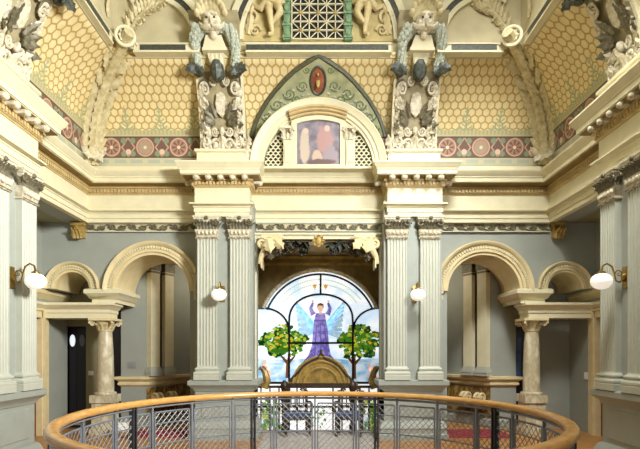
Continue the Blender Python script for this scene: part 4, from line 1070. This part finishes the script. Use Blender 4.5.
# ---------------------------------------------------------------- balustrade with arched crest, chairs
YB = 9.85; kb = YB / F
t = thing('stair_balustrade', 'dark stair balustrade with arched old-gold crest before the stained glass', 'balustrade')
def B(px_, py_): return (X_(px_, YB), Z_(py_, YB))
b = MB().box(X_(258, YB), X_(379, YB), YB - .03, YB + .03, Z_(388, YB), Z_(385.5, YB)); b.box(X_(286, YB), X_(351, YB), YB - .06, YB + .06, Z_(387, YB), Z_(383, YB)); b.build('top_rail', 'darkwood', t, smooth=False)
outline = [(284, 386), (284, 383.5), (290, 381), (296, 374), (303, 366.5), (310, 361.5), (316, 358.5), (318.5, 357), (321, 352.5), (323.5, 357), (326, 358.5), (332, 361.5), (339, 366.5), (346, 374), (352, 381), (358, 383.5), (358, 386)]
MB().prism([B(*p) for p in outline], YB - .02, YB + .06).build('crest_board', 'oldgold', t)
b = MB()
b.tube([(B(*p)[0], YB - .03, B(*p)[1]) for p in outline[2:-2]], .028, 6); b.build('crest_edge', 'darkwood', t)
b = MB()
for r in (27, 22.5, 16): b.arc([(r * kb, YB - .04), (r * kb + .03, YB - .055), (r * kb + .045, YB - .04), (r * kb + .03, YB)], X_(321, YB), Z_(385, YB), 0, 180, 28)
b.build('crest_arches', 'gold', t)
b = MB(); b.ball((X_(321, YB), YB, Z_(352, YB)), (.03, .03, .06)); b.build('finial', 'darkwood', t)
for e, p in ((-1, 284.5), (1, 352.5)):
    b = MB(); b.lathe([(.07, 0), (.07, .12), (.045, .15), (.06, .3), (.05, .55), (.075, .6), (.075, .72), (.05, .76), (.085, .88), (.06, .96), (.02, 1.0)], (X_(p, YB), YB - .02, 0), 14); b.build('newel', 'darkwood', t)
for e in (-1, 1):
    b = MB(); x = X_(264, YB) if e < 0 else X_(375, YB)
    b.tube([(x - e * .0, YB, Z_(388, YB)), (x - e * .06, YB, Z_(380, YB)), (x - e * .02, YB, Z_(372, YB)), (x + e * .06, YB, Z_(367, YB))], [.09, .08, .06, .03], 8); b.scroll((x + e * .02, YB, Z_(370, YB)), (e, 0, 0), (0, 0, 1), .07, 1.4, .35)
    b.build('scroll_end', 'oldgold', t)
for p in range(261, 380, 9):
    if 306 < p < 332: continue
    MB().lathe([(.016, 0), (.016, .3), (.028, .42), (.016, .55), (.016, .84)], (X_(p, YB), YB, 0), 8).build('baluster', 'darkwood', t)
def make_chair(label):
    t = thing('carved_chair', label, 'chair')
    MB().box(-.24, .24, -.24, .24, .36, .44).build('seat', 'blue', t)
    MB().box(-.25, .25, -.25, .25, .31, .365).build('seat_frame', 'darkwood', t, smooth=False)
    for e in (-1, 1):
        MB().lathe([(.03, 0), (.022, .1), (.035, .2), (.03, .31)], (e * .22, -.22, 0), 10).build('leg', 'darkwood', t)
        MB().tube([(e * .22, .22, 0), (e * .22, .22, .36), (e * .22, .25, .7), (e * .23, .27, .82)], [.025, .03, .026, .03], 8).build('leg', 'darkwood', t)
        MB().tube([(e * .24, .24, .60), (e * .26, 0, .62), (e * .26, -.2, .60), (e * .26, -.23, .56), (e * .23, -.2, .38)], [.02, .026, .03, .028, .022], 8).build('arm', 'darkwood', t)
    b = MB().box(-.23, .23, .24, .28, .70, .80); b.scroll((-.15, .25, .82), (1, 0, 0), (0, 0, 1), .05, 1.4, .35); b.scroll((.15, .25, .82), (-1, 0, 0), (0, 0, 1), .05, 1.4, .35); b.tube([(-.23, .25, .52), (.23, .25, .52)], .02, 6)
    for k in range(5): b.tube([((k - 2) * .08, .25, .52), ((k - 2) * .08, .26, .72)], .012, 6)
    b.build('backrest', 'darkwood', t)
    return t
ch = make_chair('dark carved chair with blue seat below the left tree of the window')
ch.location = (X_(296.5, 9.3), 9.3, 0); ch.rotation_euler.z = .15
dup(ch, (X_(349.5, 9.3), 9.3, 0), -.15, 'dark carved chair with blue seat below the right tree of the window')

# ---------------------------------------------------------------- ring railing
rail = thing('gallery_railing', 'round oak-topped gallery railing with grey posts and wire mesh panels', 'railing', RC)
b = MB(); n = 96; prof = [(-.038, 1.015), (-.048, 1.028), (-.048, 1.052), (-.036, 1.07), (-.015, 1.077), (.015, 1.077), (.036, 1.07), (.048, 1.052), (.048, 1.028), (.038, 1.015)]
m = len(prof); vs = [((RR + o) * cos(2 * pi * k / n), (RR + o) * sin(2 * pi * k / n), z) for k in range(n) for o, z in prof]
b.add(vs, [(k * m + i, k * m + (i + 1) % m, ((k + 1) % n) * m + (i + 1) % m, ((k + 1) % n) * m + i) for k in range(n) for i in range(m)])
b.build('handrail', 'wood', rail)
def arcpath(r, z, a0, a1, n): return [(r * cos(radians(a0 + (a1 - a0) * i / n)), r * sin(radians(a0 + (a1 - a0) * i / n)), z) for i in range(n + 1)]
b = MB().tube(arcpath(RR, .99, 0, 360, 96)[:-1], .014, 6, closed=True); b.build('steel_rim', 'steel', rail)
pan = None
b = MB(); z0, z1, r0 = .06, .925, RR
a0, a1 = 1.0, 14.0; L = radians(a1 - a0) * RR; Hh = z1 - z0; sp = .075
pt = lambda x, z: (r0 * cos(radians(a0) + x / RR), r0 * sin(radians(a0) + x / RR), z)
k = -Hh
while k < L:
    for e in (0, 1):
        x0, x1_, za, zb = k, k + Hh, z0, z1
        if x0 < 0: za = z0 - x0; x0 = 0
        if x1_ > L: zb = z1 - (x1_ - L); x1_ = L
        if x1_ - x0 > .01:
            q = [(x0 + (x1_ - x0) * i / 4, za + (zb - za) * i / 4) for i in range(5)]
            b.tube([pt((L - x) if e else x, z) for x, z in q], .0042, 3)
    k += sp
mesh_panel = b
fr = MB()
for z, r in ((z0, .010), (z1, .010), (.575, .009), (.80, .007)): fr.tube([pt(L * i / 6, z) for i in range(7)], r, 5)
for x in (0, L): fr.tube([pt(x, z0), pt(x, z1)], .009, 5)
p0 = mesh_panel.build('mesh_panel', 'wire', rail); f0 = fr.build('panel_frame', 'steel', p0)
for k in range(1, 24):
    p = p0.copy(); COL.objects.link(p); p.parent = rail; p.rotation_euler.z = radians(15 * k)
    f = f0.copy(); COL.objects.link(f); f.parent = p
q0 = MB().box(RR - .012, RR + .012, -.011, .011, 0, 1.012).build('post', 'steel', rail, smooth=False)
for k in range(1, 24):
    q = q0.copy(); COL.objects.link(q); q.parent = rail; q.rotation_euler.z = radians(15 * k)
b = MB().box(RR - .03, RR + .03, -.028, -.012, 0, 1.012).box(RR - .03, RR + .03, .012, .028, 0, 1.012).box(RR - .05, RR + .05, -.05, .05, 0, .012)
b.tube([(RR, -.03, .5), (RR, .03, .5)], .01, 6); b.tube([(RR, -.03, .9), (RR, .03, .9)], .01, 6)
h0 = b.build('heavy_post', 'dsteel', rail, smooth=False); h0.rotation_euler.z = radians(22.5)
for k in range(1, 8):
    q = h0.copy(); COL.objects.link(q); q.parent = rail; q.rotation_euler.z = radians(22.5 + 45 * k)

# ---------------------------------------------------------------- wall sconces
def make_sconce(label):
    t = thing('wall_sconce', label, 'wall lamp')
    b = MB().box(-.045, .045, -.02, 0, -.14, .14); b.ball((0, -.03, 0), (.04, .03, .06)); b.build('back_plate', 'brass', t)
    pts = [(0, -.02, .0), (0, -.08, -.06), (0, -.13, -.04), (0, -.15, .05), (0, -.18, .14), (0, -.24, .18), (0, -.30, .15), (0, -.315, .08)]
    b = MB().tube(pts, [.014, .013, .012, .012, .012, .012, .012, .014], 8); b.scroll((0, -.09, .05), (0, -1, 0), (0, 0, 1), .05, 1.3, .2); b.build('arm', 'brass', t)
    MB().lathe([(.02, .09), (.05, .07), (.055, .045), (.05, .04)], (0, -.315, 0), 14).build('gallery_cap', 'brass', t)
    MB().lathe([(.045, .05), (.085, .035), (.12, .0), (.13, -.04), (.122, -.085), (.09, -.125), (.05, -.145), (.01, -.15)], (0, -.315, 0), 24).build('opal_globe', 'globe', t)
    return t
zs = 2.60
sc0 = make_sconce('opal globe wall lamp between the pilasters left of the stained glass'); sc0.location = (X_(222.5, YP), YP, zs)
dup(sc0, (X_(414.5, YP), YP, zs), 0, 'opal globe wall lamp between the pilasters right of the stained glass')
dup(sc0, (-XP, 6.36, zs - .07), pi / 2, 'opal globe wall lamp on the bright left side pier')
dup(sc0, (XP, 6.36, zs - .07), -pi / 2, 'opal globe wall lamp on the shaded right side pier')

# ---------------------------------------------------------------- doors, frames, plates, rugs
for s in (-1, 1):
    t = thing('corridor_door', 'red-brown door in a cream frame half hidden by the %s side pier' % SIDE[s], 'door')
    b = MB(-s); x = -XC
    MB(-s).box(x - .12, x - .06, 8.0, 9.27, 0, 2.25).build('door_leaf', 'redwood', t, smooth=False)
    b = MB(-s).box(x - .1, x + .05, 9.22, 9.46, 0, 2.33).box(x - .1, x + .08, 9.24, 9.30, 0, 2.33).box(x - .1, x + .05, 7.82, 9.46, 2.2, 2.33).box(x - .1, x + .05, 7.82, 8.04, 0, 2.33).box(x - .1, x + .08, 7.8, 9.48, 2.33, 2.37)
    b.build('door_frame', 'arch', t, smooth=False)
    MB(-s).lathe([(.03, 0), (.03, .03)], (x - .04, 9.1, 1.0), 10).build('knob', 'brass', t)
Yd = 10.25
t = thing('double_door', 'black double door with oval glass lights at the left corridor end', 'door')
MB().box(X_(64.5, Yd), X_(75.5, Yd), Yd + .05, Yd + .11, 0, 2.07).box(X_(75.8, Yd), X_(85.8, Yd), Yd + .05, Yd + .11, 0, 2.07).build('door_leaf', 'door', t, smooth=False)
for p, g in ((71.5, emit('lit_oval_glass', 'E8F2FA', 1.2)), (81.2, mat('dim_oval_glass', '6A7078', .2))):
    b = MB(); b.prism(ell(0, 0, .055, .125, 16), -.01, .01); o = b.build('oval_glass', g, t, loc=(X_(p, Yd), Yd + .045, Z_(340.5, Yd)))
MB().box(X_(65, Yd), X_(85.5, Yd), Yd + .03, Yd + .06, .04, .16).build('kick_plate', 'white', t, smooth=False)
t = thing('dark_doorway', 'dark doorway strip between the left marble column and the stair pier', 'door')
MB().box(X_(99, Yd), X_(121, Yd), Yd + .05, Yd + .11, 0, 2.6).build('door_leaf', 'door', t, smooth=False)
t = thing('dark_glass_door', 'narrow dark door with bluish glass behind the right marble column', 'door')
MB(-1).box(X_(111.5, Yd), X_(121, Yd), Yd + .05, Yd + .11, 0, 2.09).build('door_leaf', 'door', t, smooth=False)
MB(-1).box(X_(115, Yd), X_(119.5, Yd), Yd + .035, Yd + .06, 1.0, 1.85).build('glass', mat('blue_glass', '3E5A86', .12), t, smooth=False)
def plate(name, x, y, z, w, h, m, label, cat, ax='y'):
    b = MB(); (b.box(-w, w, -.012, 0, -h, h) if ax == 'y' else b.box(-.012, .012, -w, w, -h, h)); b.box(-w * .3, w * .3, -.02, -.005, -h * .4, h * .4) if ax == 'y' else b.box(-.02, .02, -w * .3, w * .3, -h * .4, h * .4)
    tag(b.build(name, m, smooth=False, loc=(x, y, z)), label, cat)
plate('notice_plate', X_(132, 10.25), 10.25, Z_(365, 10.25), .085, .065, 'plate', 'small grey notice plate on the stair pier right of the left column', 'plate')
plate('light_switch', XC - .010, 9.60, Z_(376, 9.55), .05, .07, 'white', 'white light switch beside the right corridor door frame', 'switch', 'x')
plate('switch_plate', X_(91, Yd), Yd, Z_(373, Yd), .05, .045, 'white', 'small white plate between black door and left marble column', 'switch')
for s in (-1, 1):
    x0, x1 = sorted((X_(128, 9.3) * -s, X_(197, 9.3) * -s))
    tag(MB().box(x0, x1, 9.0, 9.9, .0, .015).build('red_carpet', 'red', smooth=False), 'red carpet strip on the floor under the large %s arch' % SIDE[s], 'carpet')
tag(MB().box(-1.0, 1.0, 7.0, 9.5, 0, .012).build('window_reflection_patch', 'palefloor', smooth=False), 'pale mauve-grey patch of reflected window light before the stair balustrade', 'light patch')  # window light reflected in the floor, painted as a pale sheet
t = thing('leaflet_stand', 'low pale sloping leaflet stand on the floor by the left arch', 'stand', (X_(127, 9.1), 8.95, 0))
b = MB(); b.mx = Matrix.Translation((0, 0, .2)) @ Matrix.Rotation(radians(35), 4, 'X'); b.box(-.15, .15, -.11, .11, 0, .02).box(-.15, .15, -.12, -.1, 0, .05); b.build('sloping_board', 'white', t, smooth=False)
MB().box(-.13, -.11, -.08, .08, 0, .2).box(.11, .13, -.08, .08, 0, .2).build('stand_legs', 'steel', t, smooth=False)

# ---------------------------------------------------------------- lights
def area(name, loc, tgt, size, power, col=(1, 1, 1)):
    l = bpy.data.lights.new(name, 'AREA'); l.shape = 'DISK'; l.size = size; l.energy = power; l.color = col
    o = bpy.data.objects.new(name, l); COL.objects.link(o); o.location = loc; o.rotation_euler = (Vector(tgt) - Vector(loc)).to_track_quat('-Z', 'Y').to_euler(); return o
def point(name, loc, power, col, r=.12):
    l = bpy.data.lights.new(name, 'POINT'); l.energy = power; l.color = col; l.shadow_soft_size = r
    o = bpy.data.objects.new(name, l); COL.objects.link(o); o.location = loc
area('right_key_light', (3.5, 2.2, 5.0), (-3.9, 6.6, 3.6), 1.5, 600, (1, 1, .98)).data.spread = radians(105)  # unseen key light from the right, placed to whiten the left pier
area('overhead_fill', (1.4, 4.2, 8.4), (1.7, 9.2, 2.4), 2.4, 230, (1, 1, .98))  # added overhead fill, the ceiling has no opening here
area('overhead_fill', (2.5, 4.6, 8.3), (3.5, 9.3, 2), 1.6, 180, (1, 1, .98)).data.spread = radians(70)  # second overhead fill, added to brighten the right bays
area('back_wall_fill', (3.3, -1.6, 4.8), (-1, 9, 4.0), 1.8, 92, (1, 1, .98))  # unseen frontal fill, added for the back wall
for s in (-1, 1):
    point('alcove_lamp', (s * 2.05, 11.0, 3.2), 34, (1, .9, .72))
    point('corridor_fill', (s * 4.75, 7.5, 2.35), 9 if s < 0 else 12, (1, .99, .97))  # light added behind the side pier to brighten the corridor walls
    point('corridor_end_fill', (s * 4.5, 9.98, 3.4), 1.5, (1, .9, .7), .05)  # small fill added for the corridor end wall, no fitting there
point('bay_lamp', (0, 10.4, 3.2), 14, (1, .8, .5))
w = bpy.data.worlds.new('World'); SC.world = w; w.use_nodes = True; w.node_tree.nodes['Background'].inputs[0].default_value = (.8, .85, .9, 1); w.node_tree.nodes['Background'].inputs[1].default_value = .3

# ---------------------------------------------------------------- camera
cam = bpy.data.cameras.new('camera'); co = bpy.data.objects.new('camera', cam); COL.objects.link(co)
co.location = (0, 0, EYE); co.rotation_euler = (pi / 2, 0, 0)
cam.sensor_fit = 'HORIZONTAL'; cam.sensor_width = 36; cam.lens = F / 640 * 36; cam.shift_x = (320 - CX) / 640; cam.shift_y = (HY - 224.5) / 640; cam.clip_start = .05
SC.camera = co
vs = SC.view_settings; vs.view_transform = 'Standard'; vs.look = 'None'; vs.gamma = 1; vs.use_curve_mapping = False; vs.exposure = -0.4
